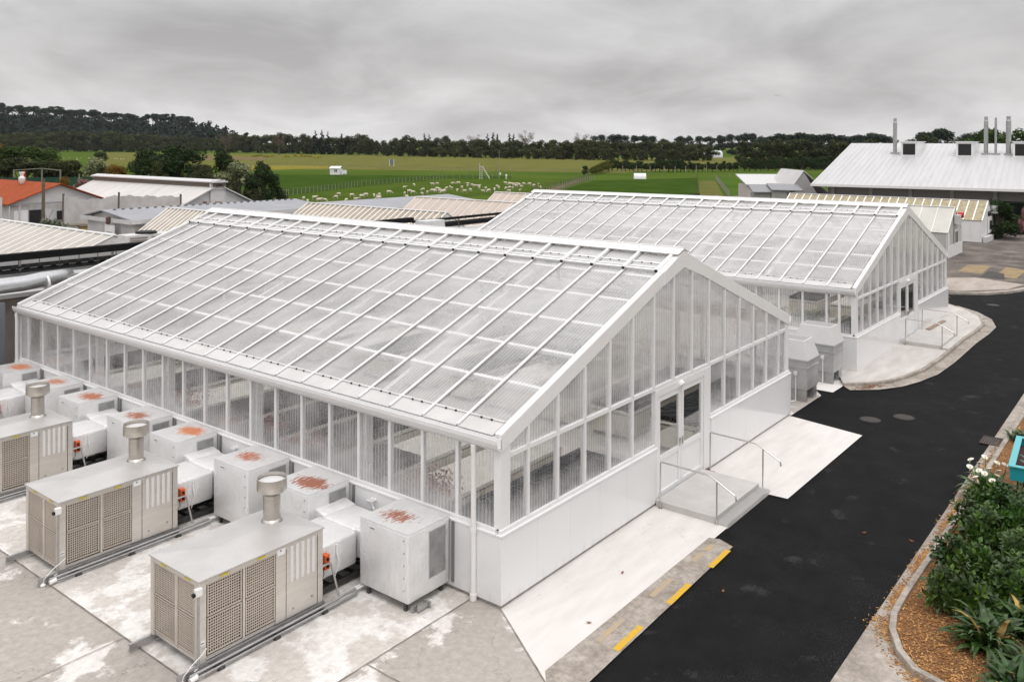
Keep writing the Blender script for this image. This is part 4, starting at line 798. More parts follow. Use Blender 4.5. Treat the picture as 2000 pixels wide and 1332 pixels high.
for x in (-4.35, -3.5): MB().tube([(x, .05, 0), (x, .05, 2.6)], .06, 8).build('downpipe', OFFW, hs)
MB().lathe((-.7, 6.5, 4.2), [(.14, 0), (.30, .35), (.30, .6), (.16, .7), (.16, .95), (.24, 1.0), (.24, 1.15)], 12).build('roof_vent', WHITE, hs, True)
MB().lathe((.7, 9.5, 4.0), [(.22, 0), (.24, .4), (.20, .9), (.14, 1.35)], 10).build('flue', TILE, hs, True)
MB().tube([(-5.2, -.4, .2), (-5.2, -.4, 3.4)], .09, 8).tube([(-5.5, -.4, 0), (-5.5, -.4, 1.8)], .2, 10).build('vent_pipe', OFFW, hs)
hs = house('white_shed', 'big pale shed with white roof and raised ridge vent in front of dark trees', 28.6, 36.0, 58.4, 22, 2.7, 4.45, mat('stained_white_roof', (.60, .585, .565), .6, col2=(.50, .485, .465), scale=.5, stretch=(.3, 2, 1)), mat('grey_plaster', (.44, .44, .445), .8, col2=(.36, .36, .365), scale=1), .3, 'shed')
m_ = MB().slab([(-.75, -.3, 4.78), (0, -.3, 4.95), (.75, -.3, 4.78), (.75, -.3, 4.68), (-.75, -.3, 4.68)], (0, 22.4, 0)); m_.build('ridge_vent', mat('vent_white', (.56, .55, .55), .6), hs)
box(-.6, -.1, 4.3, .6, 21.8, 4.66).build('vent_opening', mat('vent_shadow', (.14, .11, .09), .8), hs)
box(-.75, .1, .5, .75, .26, 4.6).box(-.65, .02, 4.05, .65, .099, 4.9).build('gable_panel', PALEW, hs)
MB().tube([(0, .0, 4.62), (0, -.02, 4.62)], .22, 12).build('red_fan', mat('dull_red', (.33, .05, .05), .6), hs)
m_ = box(-.5, .03, 2.0, .5, .095, 2.5, 0); m_.box(-.3, .0, 2.7, .3, .095, 3.0, 1); m_.build('window', [WGL, mat('tan_lamp', (.35, .26, .16), .6)], hs)
MB().tube([(-1.3, .1, .3), (-1.3, .1, 2.9)], .10, 10).tube([(-1.3, .1, 2.9), (-1.3, .1, 3.05)], .17, 10).build('flue', mat('rust_brown', (.20, .12, .08), .8), hs)

# link building with ductwork and cable trays running behind both greenhouses
lk = thing('link_building', 'long flat white link building with black cable trays behind both greenhouses', 'building', (0, 21.2, 0))
box(-14, 0, 0, 54, 3.6, 3.05).build('wall', mat('link_wall', (.44, .42, .40), .7, var=.15, scale=.5), lk)
box(-14, 1.75, 3.21, 11, 1.85, 4.02).build('parapet', WHITE, lk)
box(-14.2, -.25, 3.06, 54.2, 3.9, 3.2).build('roof', mat('link_roof', (.56, .56, .56), .6, var=.12, scale=.7), lk)
for z, y in ((3.32, .2), (3.52, .9), (3.42, 1.5)): MB().box(-14, y, z-.05, 54, y+.10, z+.06).build('white_rail', WHITE, lk)
for i in range(20):
    x = -12+i*3.3; MB().box(x, 1.47, 3.2, x+.06, 1.54, 4.08).box(x-.15, .5, 3.21, x+.2, 1.4, 3.3).build('tray_post', GALV, lk)
MB().box(-14, 1.13, 4.10, 20.4, 1.45, 4.34).build('black_duct', mat('black_lagging', (.008, .0085, .009), .8, var=.3, spec=.15), lk)
MB().box(20.5, 1.2, 4.04, 54, 1.4, 4.16).build('black_duct', mat('black_lagging', (.016, .017, .018)), lk)
m_ = MB()
for z in (3.70, 3.86): m_.box(-14, 1.13, z-.035, 54, 1.20, z+.035); m_.box(-14, 1.6, z-.035, 54, 1.66, z+.035)
for i in range(150): x = -13.9+i*.45; m_.box(x, 1.205, 3.67, x+.035, 1.595, 3.89)
m_.build('cable_tray', BLACK, lk)
for i in range(90):
    x = -10+i*.7; MB().box(x, 1.56, 3.6, x+.02, 1.59, 4.2).build('hanger', mat('hanger_grey', (.22, .21, .2), .6), lk)
for x, w_ in ((17.3, 1.55), (20.2, 1.6)):
    h = MB(); h.hull8([(x, .1, 3.2), (x+w_, .1, 3.2), (x+w_, 1.0, 3.2), (x, 1.0, 3.2), (x+.12, .2, 4.2), (x+w_-.06, .2, 4.2), (x+w_-.06, .95, 4.2), (x+.12, .95, 4.2)]).build('roof_cowl', mat('cowl_white', (.60, .60, .60), .5, var=.08), lk, bevel=.02)
for x0 in (5.6, 14.4):
    box(x0+.1, 2.4, 3.21, x0+1.8, 3.2, 3.85).build('plant_plinth', OFFW, lk)
    m_ = MB().box(x0, 2.4, 3.86, x0+1.9, 3.2, 4.5); m_.build('condenser', OFFW, lk, bevel=.02)
    m_ = MB()
    for i in range(5): m_.box(x0+.1, 2.385, 3.95+i*.1, x0+.85, 2.399, 3.995+i*.1); m_.box(x0+1.0, 2.385, 3.95+i*.1, x0+1.8, 2.399, 3.995+i*.1)
    m_.build('condenser_grille', mat('grille_brown', (.20, .17, .15), .6), lk); MB().lathe((x0+1.0, 2.8, 4.505), [(.42, 0), (.42, .06), (.36, .09)], 18).build('fan_ring', BLACK, lk)
MB().tube([(-8, -.75, 3.50), (.4, -.75, 3.58), (1.0, -.72, 3.64), (1.7, -.45, 3.62), (2.3, .3, 3.5), (2.4, 1.0, 3.4)], .25, 20).build('silver_duct', mat('spiral_duct', (.55, .56, .57), .3, metal=.8, var=.15, scale=3, stretch=(8, 1, 1)), lk, True)
for x in (-.6, 1.1): MB().tube([(x, -.75, 3.45+.07*x), (x+.07, -.75, 3.46+.07*x)], .28, 20).build('duct_flange', WHITE, lk, True)
for x in (-2.0, -.35): box(x, -.9, 0, x+.16, -.74, 3.05).build('post', mat('post_grey', (.20, .215, .24), .5, metal=.4), lk)
for i in range(9): box(-13+i*1.6, -.06, .1, -11.55+i*1.6, -.004, 3.0).build('cladding_panel', mat('brown_cladding', (.26, .225, .20), .75, var=.15), lk)

# fences at the left
def pole(name, label, cat, p, h, r_=.11, m=TIMBER): o = MB().tube([(0, 0, 0), (.05, .03, h)], [r_, r_*.8], 9).build(name, m, None, True); o.location = p; return tag(o, label, cat)
pole('timber_pole', 'leaning dark timber pole in front of the orange roofed building', 'pole', at(84, 66), 5.4, .14)
wf = thing('windbreak_fence', 'sagging white windbreak netting on dark posts in front of the pale shed', 'fence', at(123, 79))
A, B = Vector((0, 0, 0)), at(352, 74)-at(123, 79)
n_ = 46; up_ = []
for i in range(n_+1):
    f = i/n_; p = A.lerp(B, f); sag = .35*math.sin(math.pi*min(1, f*2.2))+.06*math.sin(f*40)+.05*math.sin(f*93); up_.append(p+Vector((math.sin(f*30)*.05, math.cos(f*23)*.05, 3.36-sag+.25*f)))
m_ = MB()
for i in range(n_): a, b_ = A.lerp(B, i/n_), A.lerp(B, (i+1)/n_); m_.face([a, b_, up_[i+1], up_[i]])
m_.build('netting', mat('net_white', (.60, .585, .575), .9, col2=(.46, .445, .43), scale=.8), wf)
for f in (0, .49, 1.0): p = A.lerp(B, f); MB().tube([p, p+Vector((.05, 0, 3.8 if f else 3.5))], .09, 7).build('post', TIMBER, wf)
nf = thing('windbreak_fence', 'dark green shade cloth fence on grey posts behind the orange roof', 'fence', at(-60, 112))
B = at(305, 118)-at(-60, 112); m_ = MB(); m_.slab([(0, 0, 0), tuple(B), (B.x, B.y, 3.55), (0, 0, 3.55)], (.02, .05, 0)); m_.build('cloth', mat('green_cloth', (.012, .045, .030), .9, col2=(.022, .07, .045), scale=.6), nf)
for k, px in enumerate((-40, 27, 82, 118, 155, 194, 234, 290)):
    p = at(px, 113.5)-at(-60, 112); MB().tube([p, p+Vector((0, 0, 4.6 if 1 <= k <= 3 else 4.05))], .10, 7).build('post', mat('grey_post', (.25, .235, .20), .85, var=.3), nf)
a, b_, c_ = [at(px, 113.5)-at(-60, 112)+Vector((0, 0, z)) for px, z in ((27, 4.5), (82, 4.75), (118, 4.5))]; MB().tube([a, b_, c_], .06, 6).build('rail', mat('grey_post', (.25, .235, .20), .85), nf)
bx = thing('timber_crates', 'row of pale timber boxes and white panels in front of the windbreak netting', 'crates', at(150, 70))
for k, (px, h, m) in enumerate(((118, 1.5, WASH), (136, 1.3, WASH), (152, 1.6, WASH), (170, 1.55, mat('ply', (.36, .235, .09), .8, var=.2)))):
    p = at(px, 69)-at(150, 70); w_ = .75
    box(p.x-w_, p.y-w_, 0, p.x+w_, p.y+w_, h).build('box', m, bx); box(p.x-w_-.06, p.y-w_-.06, h+.003, p.x+w_+.06, p.y+w_+.06, h+.06).build('lid', TIMBER, bx)

# the big shed at the right with dormers and flues
th = .10; u = Vector((math.sin(th), -math.cos(th), 0)); n = Vector((math.cos(th), math.sin(th), 0)); E0 = Vector((84.92, 23.85, 0))
bs = thing('big_shed', 'large shed with broad pale metal roof, dormer vents and flues at the right', 'shed', tuple(E0), math.atan2(u.y, u.x))
ROOFW = mat('big_roof', (.53, .53, .535), .42, col2=(.47, .47, .475), scale=.55, stretch=(3.2, .15, 1), metal=.1)
HWD, ZR_, ZE, LEN = 22, 8.35, 3.75, 62        # local x along the eave, y to the back
m_ = MB().slab([(0, 0, ZE), (LEN, 0, ZE), (LEN, HWD, ZR_), (0, HWD, ZR_)], (0, 0, .14)); m_.build('roof', ROOFW, bs)
MB().slab([(0, 2*HWD, ZE), (LEN, 2*HWD, ZE), (LEN, HWD, ZR_), (0, HWD, ZR_)], (0, 0, .14)).build('roof', ROOFW, bs)
for i in range(102): x = .3+i*.6; MB().bar((x, .02, ZE+.155), (x, HWD, ZR_+.155), .05, .03).build('roof_rib', ROOFW, bs) if i < 98 else None
box(-.05, -.12, ZE-.12, LEN, -.005, ZE+.12).build('gutter', WHITE, bs)
box(1.5, 2.4, 0, LEN-2, 42, ZE-.1).build('wall', mat('shed_wall', (.085, .09, .092), .7, var=.15), bs)
MB().slab([(1.6, 2.5, ZE-.11), (1.6, 41.9, ZE-.11), (1.6, HWD, ZR_-.3)], (.2, 0, 0)).build('gable', GRAYW, bs)
box(1.4, 2.0, 2.55, LEN-2, 2.39, ZE-.12).build('beam', mat('beam_grey', (.25, .25, .245), .7), bs)
for i in range(7): x = 1.8+i*4.0; box(x, 1.75, 0, x+.35, 2.1, ZE-.05).build('post', GRAYW, bs)
for i in range(6): x = 2.6+i*4.0; box(x, 2.3, .9, x+2.7, 2.395, 2.35).build('window', WGL, bs); box(x-.06, 2.27, .84, x+2.76, 2.299, .9).build('sill', OFFW, bs)
box(6.1, 2.28, .0, 7.3, 2.31, 2.4).build('red_door', mat('dark_red', (.10, .018, .018), .6), bs)
def on_shed(px, s):                                       # roof point at photo column px, s metres up the slope from the eave (plan)
    best = None
    for i in range(600):
        x = i*.1; p = E0+u*x+n*s; v = p-CAM; q = 1000+FPX*v.dot(RT)/v.dot(FW)
        if best is None or abs(q-px) < best[0]: best = (abs(q-px), x)
    return best[1]
def roofat(s): return ZE+.14+(ZR_-ZE)*s/HWD
for px0, px1 in ((1759, 1791), (1866, 1900), (1978, 2012)):
    s = 14.5; x0, x1 = on_shed(px0, s), on_shed(px1, s); zb = roofat(s)-.05
    d_ = MB().box(x0, s, zb, x1, s+.02, zb+1.75, 0); d_.slab([(x0, s+.021, zb), (x0, s+.021, zb+1.75), (x0, s+5.4, zb+1.75), (x0, s+7.8, zb+1.62)], (.08, 0, 0)); d_.slab([(x1, s+.021, zb), (x1, s+.021, zb+1.75), (x1, s+5.4, zb+1.75), (x1, s+7.8, zb+1.62)], (-.08, 0, 0)); d_.box(x0-.1, s-.15, zb+1.751, x1+.1, s+7.4, zb+1.85)
    d_ = d_.build('dormer', WHITE, bs); box(x0+.22, s-.03, zb+.22, x1-.22, s-.002, zb+1.55).build('opening', DRK, d_)
for px, top, s, r_ in ((1748, 237, 16, .23), (1925, 233, 16, .23), (1944, 235, 16, .13), (1968, 232, 16, .27)):
    x = on_shed(px, s); zb = roofat(s); p = E0+u*x+n*s; zt = CAM.z+(290-top)/FPX*(p-CAM).dot(FW)
    MB().lathe((x, s, zb-.2), [(r_, 0), (r_, zt-zb-.35), (r_*.82, zt-zb-.2), (r_*.82, zt-zb+.2)], 14).box(x-.45, s-.4, zb-.08, x+.45, s+.4, zb+.12).build('flue', GALV, bs, False)
# annex to its left
ax = thing('annex', 'low white annex building with three windows left of the big shed', 'building', at(1462, 112), R(-52))
Wd = 8.2
box(0, 0, 0, Wd-.2, 5, 3.0).build('wall', mat('annex_wall', (.58, .54, .51), .8, var=.1), ax)
MB().slab([(-.4, -.4, 3.0), (Wd, -.4, 3.0), (Wd, 5, 4.15), (-.4, 5, 4.15)], (0, 0, .12)).build('roof', mat('annex_roof', (.56, .56, .56), .5, var=.1), ax)
for x, w_ in ((.9, .9), (3.4, .95), (5.3, 1.0)): box(x, -.04, 2.0 if x < 5 else 1.9, x+w_, -.005, 2.45).build('window', WGL, ax)
ga = thing('gabled_annex', 'small building with plain grey gable between the annex and the big shed', 'building', at(1573, 106), R(-52))
MB().slab([(-1.9, 0, 0), (1.5, 0, 0), (1.5, 0, 2.2), (-.2, 0, 4.95), (-1.9, 0, 2.6)], (0, .2, 0)).build('gable', GRAYW, ga)
MB().slab([(-.2, -.1, 5.0), (3.2, -.1, 2.0), (3.2, 9, 2.0), (-.2, 9, 5.0)], (0, 0, .1)).build('roof', PALEW, ga); MB().slab([(-.2, -.1, 5.0), (-2.0, -.1, 2.5), (-2.0, 9, 2.5), (-.2, 9, 5.0)], (0, 0, .1)).build('roof', PALEW, ga)
for x in (1.6, 2.1, 2.6): box(x, -.02, .5, x+.4, .05, 1.6).build('window', WGL, ga)
cb = thing('equipment_cabinets', 'weathered grey cabinets and shelving in front of the white annex', 'cabinet', at(1470, 104), R(-52))
box(.2, 0, 0, 2.2, 1.6, 1.75).box(2.25, -.3, 0, 4.1, 1.6, 1.95).build('cabinet', mat('cabinet_grey', (.34, .34, .31), .7, var=.2), cb)
MB().slab([(0, -.3, 1.8), (2.2, -.3, 1.8), (2.2, 1.9, 2.35), (0, 1.9, 2.35)], (0, 0, .06)).slab([(2.2, -.5, 2.0), (6.0, -.5, 1.95), (6.0, 1.9, 2.4), (2.2, 1.9, 2.5)], (0, 0, .06)).build('roof', mat('lead_grey', (.26, .265, .28), .6, var=.15), cb)
cb.scale = (1, 1, 1.38)
for x in (4.3, 5.1, 5.85): box(x, -.3, 0, x+.08, -.22, 1.95).build('post', OFFW, cb)
box(4.4, .3, .3, 5.8, 1.4, 1.2).build('shelf_unit', PALEW, cb)

# ================================================================== FIELD OBJECTS
def house_small(label, px, d, w_, dp, h, rz):
    t = thing('field_hut', label, 'hut', at(px, d), rz)
    box(-w_/2, -dp/2, .1, w_/2, dp/2, h).build('wall', WHITE, t)
    MB().slab([(-w_/2-.15, -dp/2-.2, h), (w_/2+.15, -dp/2-.2, h), (w_/2+.15, 0, h+.55), (-w_/2-.15, 0, h+.55)], (0, 0, .06)).slab([(-w_/2-.15, dp/2+.2, h), (w_/2+.15, dp/2+.2, h), (w_/2+.15, 0, h+.55), (-w_/2-.15, 0, h+.55)], (0, 0, .06)).build('roof', WHITE, t)
    for x in (-.15, .3): box(x, -dp/2-.03, h*.45, x+.3, -dp/2-.004, h*.85).build('window', mat('hut_window', (.14, .13, .11), .4), t)
    return t
house_small('small white field hut with two little windows on the green paddock', 657, 224, 2.7, 2.0, 1.7, R(-62))
t = thing('instrument_box', 'white box on legs right beside the small white field hut', 'box', at(673, 223), R(-62))
box(-.5, -.4, .35, .5, .4, 1.3).build('box', WHITE, t)
for x in (-.45, .4): box(x, -.35, 0, x+.06, -.29, .349).build('leg', WHITE, t)
t = thing('water_trough', 'white half round hut on the grass below the hedge', 'shelter', at(1250, 206), R(-55))
m_ = MB(); ar = [(-.0, 0)]+[(math.cos(a)*.9, math.sin(a)*1.35) for a in [math.pi*i/10 for i in range(11)]]
m_.rings([[(x, y, z) for y, z in ar[1:]] for x in (-1.42, 1.42)]); m_.build('shell', WHITE, t)
t = thing('barrel_shed', 'silver barrel roofed shed far away in front of the pines', 'shed', at(1386, 560), R(-48))
m_ = MB(); m_.rings([[(x, math.cos(a)*3.8, math.sin(a)*4.4) for a in [math.pi*i/14 for i in range(15)]] for x in (-7.6, 7.6)]); m_.build('shell', mat('barrel_white', (.62, .63, .66), .4, var=.1), t)
m_ = MB().slab([(7.62, math.cos(a)*3.5, math.sin(a)*4.1) for a in [math.pi*i/14 for i in range(15)]], (.03, 0, 0)); m_.build('opening', DRK, t)
t = thing('ladder_tower', 'white ladder tower with a slanting chute on the sheep paddock', 'tower', at(943, 199), R(-52))
def ladder(x0, z1, m_):
    for x in (x0, x0+.55): m_.box(x, 0, 0, x+.09, .09, z1)
    for i in range(int(z1/.5)): m_.box(x0+.09, .02, .3+i*.5, x0+.55, .07, .36+i*.5)
m_ = MB(); ladder(-.75, 3.2, m_); m_.box(-.78, -.03, 3.2, -.63, .12, 3.75); m_.build('ladder', OFFW, t)
m_ = MB(); m_.bar((-.1, .05, 3.0), (1.6, .05, .1), .5, .10); m_.bar((-.1, -.22, 3.1), (1.6, -.22, .2), .05, .22); m_.bar((-.1, .32, 3.1), (1.6, .32, .2), .05, .22); m_.build('chute', OFFW, t)
m_ = MB(); m_.box(-.2, .45, 0, -.1, .55, 3.0); m_.box(-.75, .45, 0, -.65, .55, 3.0); m_.box(-.75, 0, 2.95, .0, .55, 3.02); m_.build('platform', OFFW, t)
t = thing('weather_mast', 'tall thin grey mast with a white box at its foot on the sheep paddock', 'mast', at(975, 203))
MB().tube([(0, 0, 0), (0, 0, 6.9)], [.07, .04], 8).build('pole', GALV, t); box(.1, -.2, .9, .5, .2, 1.5).build('box', WHITE, t)
t = thing('instrument_post', 'short white post with a white cap right of the thin mast', 'post', at(989, 203))
MB().lathe((0, 0, 0), [(.12, 0), (.12, .55), (.2, .6), (.2, .95), (.1, 1.1)], 10).build('post', WHITE, t, True)
t = thing('field_sign', 'grey notice box on two white posts beside the far fence line', 'sign', at(765, 310), R(-52))
box(-.75, -.05, .7, .75, .05, 2.5).build('panel', mat('grey_blue', (.15, .17, .21), .6), t)
for x in (-.85, .72): box(x, -.08, 0, x+.14, .08, 2.6).build('post', WHITE, t)

def fence(label, pts, n_, h=1.15, wm_=TIMBER, thick=.07):
    base = Vector(pts[0]); t = thing('field_fence', label, 'fence', tuple(base), 0, 'post and wire field fences'); pts = [Vector(p)-base for p in pts]
    seg = [(pts[i+1]-pts[i]).length for i in range(len(pts)-1)]; tot = sum(seg)
    post = None
    for k in range(n_+1):
        d = tot*k/n_; i = 0
        while i < len(seg)-1 and d > seg[i]: d -= seg[i]; i += 1
        p = pts[i].lerp(pts[i+1], min(1, d/seg[i]))
        if post is None: post = MB().tube([(0, 0, 0), (0, 0, h)], thick, 6).build('post', wm_, t); post.location = p
        else: c = post.copy(); COL.objects.link(c); c.location = p; c.parent = t
    m_ = MB()
    for i in range(len(seg)):
        for z in (.25, .5, .75, 1.0): m_.bar(pts[i]+Vector((0, 0, z)), pts[i+1]+Vector((0, 0, z)), .014, .014)
    m_.build('wire', STEELD, t)
GP = mat('grey_fence_post', (.30, .28, .24), .9, var=.3)
def pgp(px, y): q = at(px, 8.2*FPX/(y-290.0)); return (q.x, q.y, -.05)
fence('post and wire fence along the near edge of the yellowish far pasture', [pgp(440, 333), pgp(760, 338), pgp(900, 341), pgp(1165, 345)], 46, 1.2, GP, .11)
fence('post and wire fence between the dark paddock and the grazing sheep', [pgp(500, 402), pgp(560, 393), pgp(700, 373), pgp(870, 358), pgp(1000, 356)], 60, 1.1, GP, .05)
fence('dark post fence on the near side of the narrow dirt lane', [pgp(1040, 386), pgp(1128, 363), pgp(1150, 357)], 22, 1.25, TIMBER)
fence('dark post fence on the paddock side of the narrow dirt lane', [pgp(1062, 390), pgp(1135, 365), pgp(1160, 359)], 22, 1.2, GP)
fence('fence on the left side of the worn grass track', [pgp(1364, 395), pgp(1362, 357)], 12, 1.3, TIMBER)
fence('weathered rail fence on the right side of the worn grass track', [pgp(1424, 392), pgp(1398, 356), pgp(1425, 355)], 14, 1.2, GP, .10)
fence('fence of pale posts running in front of the mid field hedge', [pgp(1190, 343), pgp(1300, 344), pgp(1400, 342), pgp(1600, 338)], 20, 1.9, GP, .12)
fence('thin wire fence at the corner behind the dark round tree', [pgp(500, 404), pgp(560, 399)], 7, 1.5, GP)

SHEEP = [(80.6,89.5),(75.9,84.3),(86.2,93.1),(99.7,103.2),(85.8,89.1),(79.2,82.0),(90.1,92.3),(88.8,90.2),(107.4,108.4),(86.6,86.0),(96.6,95.5),(90.9,89.0),(111.8,107.6),(95.3,92.0),(93.8,90.0),(99.6,95.0),(98.9,93.8),(95.2,90.2),(114.1,108.5),(92.9,87.4),(95.2,89.2),(102.8,95.6),(106.4,98.1),(103.4,94.9),(117.5,107.5),(99.1,89.7),(105.7,94.5),(118.3,106.6),(118.0,103.8),(111.6,98.3),(97.7,86.8),(100.2,87.7),(113.8,99.1),(112.4,97.4),(112.7,97.1),(112.6,96.3),(107.9,92.2),(99.6,84.3),(106.7,89.7),(100.6,83.9),(105.4,86.6),(113.0,92.2),(109.6,89.0),(110.0,87.7),(111.6,88.1),(111.5,87.3),(103.1,81.5),(124.0,98.9),(124.7,98.6),(122.8,96.6),(121.8,95.2),(123.4,96.0),(122.3,94.7),(117.1,90.9),(123.2,94.8),(116.6,89.2),(125.1,95.2),(105.0,80.6),(124.8,93.5),(120.6,89.3),(125.7,92.0),(116.5,84.8),(67.0,90.6),(63.5,85.3),(69.2,90.9),(65.9,85.8),(66.8,85.7),(72.2,89.7),(77.5,95.3),(76.6,91.2),(70.8,83.7),(68.4,83.0),(75.8,88.1),(78.9,90.6),(79.3,89.2),(77.8,86.9),(79.9,88.6),(74.9,83.5),(59.4,85.2),(175.9,415.0),(193.7,439.1),(196.4,436.9),(175.5,392.0),(194.9,430.0),(198.0,427.4),(203.4,412.4),(200.7,404.4),(196.7,392.8),(197.6,392.1),(182.9,421.6)]
WOOL = mat('wool', (.62, .56, .45), .95, col2=(.50, .44, .34), scale=6, bump=.6, bscale=25)
def sheep_mesh(graze):
    m_ = MB(); n_ = 10
    hz_, hx = (.30, .78) if graze else (.80, .72)
    prof = [(-.52, .60, .05, .05), (-.47, .60, .19, .20), (-.25, .59, .26, .27), (.05, .58, .27, .28), (.30, .60, .24, .25), (.45, .60 if graze else .68, .15, .17), (.58, .50 if graze else .76, .10, .11), (hx, hz_+.04, .085, .085), (hx+.14, hz_-.05, .055, .06), (hx+.21, hz_-.09, .02, .02)]
    m_.rings([[(x, math.cos(2*math.pi*j/n_)*ry, z+math.sin(2*math.pi*j/n_)*rz) for j in range(n_)] for x, z, ry, rz in prof])
    for x, y in ((-.36, .13), (-.36, -.13), (.30, .12), (.30, -.12)):
        m_.tube([(x, y, .50), (x+(-.05 if x < 0 else .02), y, .27), (x, y, .0)], [.085, .045, .035], 6)
    for y in (-.1, .1): m_.tube([(hx+.02, y*.7, hz_+.08), (hx-.02, y*1.6, hz_+.07)], [.03, .012], 5)
    return m_
protos = [sheep_mesh(True).build('sheep', WOOL, None, True), sheep_mesh(False).build('sheep', WOOL, None, True)]
used = [False, False]
for i, (x, y) in enumerate(SHEEP):
    k = 0 if rnd.random() < .7 else 1
    if not used[k]: o = protos[k]; used[k] = True
    else: o = protos[k].copy(); COL.objects.link(o)
    o.location = (x, y, -.05); o.rotation_euler = (0, 0, rnd.uniform(0, 6.28)); o.scale = (rnd.uniform(.62, .78),)*3
    far = y > 300
    tag(o, 'tiny pale sheep on the distant left field beyond the orange roof' if far else ('cream sheep with its head down on the sheep paddock' if k == 0 else 'cream sheep standing with its head up on the sheep paddock'), 'sheep', 'sheep far away at the left' if far else 'sheep on the paddock')

# ================================================================== TREES AND PLANTS
def leafcloud(r, clumps, count, size, squash=1.0, flat=0.):
    """small folded leaf clumps on and inside a set of ellipsoidal branches' ends"""
    m_ = MB(); wts = [c[3]**2 for c in clumps]; tot = sum(wts)
    for c, wt in zip(clumps, wts):
        for i in range(int(count*wt/tot)):
            while True:
                d = Vector((r.gauss(0, 1), r.gauss(0, 1), r.gauss(0, 1)))
                if d.length > .1: break
            d.normalize(); rr = c[3]*(r.random()**.35)*r.uniform(.8, 1.12)
            p = Vector((c[0]+d.x*rr, c[1]+d.y*rr, c[2]+d.z*rr*squash)); s_ = size*r.uniform(.6, 1.4)
            nn = (d+Vector((r.uniform(-1, 1), r.uniform(-1, 1), r.uniform(-.6, 1.1)-flat))).normalized(); a = nn.orthogonal().normalized(); b_ = nn.cross(a); an = r.uniform(0, 6.28); a, b_ = a*math.cos(an)+b_*math.sin(an), b_*math.cos(an)-a*math.sin(an)
            m_.face([p-a*s_, p-b_*s_*.55+nn*s_*.2, p+a*s_, p+b_*s_*.55+nn*s_*.2])
    return m_
BARK = mat('bark', (.09, .07, .05), .9, var=.4, scale=3)
def fol(name, c, c2=None, isl=.5): return mat(name, c, .75, col2=c2 or tuple(v*.6 for v in c), scale=.35, island=isl, transl=.18, spec=.2)
F_BELT = fol('belt_foliage', (.056, .064, .023), (.034, .040, .015)); F_OLIVE = fol('olive_foliage', (.074, .084, .028), (.044, .052, .018)); F_PINE = fol('pine_foliage', (.030, .048, .028), (.020, .034, .021)); F_CON = fol('conifer_foliage', (.016, .030, .018), (.011, .02, .013))
F_DARK = fol('dark_foliage', (.034, .056, .015), (.020, .036, .011)); F_BRIGHT = fol('bright_foliage', (.045, .085, .014), (.03, .06, .01)); F_BARE = fol('twiggy_foliage', (.15, .115, .085), (.10, .08, .06)); F_WHITE = fol('blossom_foliage', (.30, .31, .17), (.09, .12, .04), .7); F_ORANGE = fol('orange_foliage', (.20, .10, .015), (.11, .075, .015)); F_YEL = fol('yellow_hedge', (.12, .13, .02), (.07, .085, .015)); F_GORSE = fol('gorse', (.45, .36, .02), (.14, .14, .03), .6)
F_HEDGE = fol('hedge_foliage', (.035, .062, .016), (.022, .042, .011)); F_PINKF = fol('pink_flowers', (.45, .20, .22), (.05, .07, .02), .6)
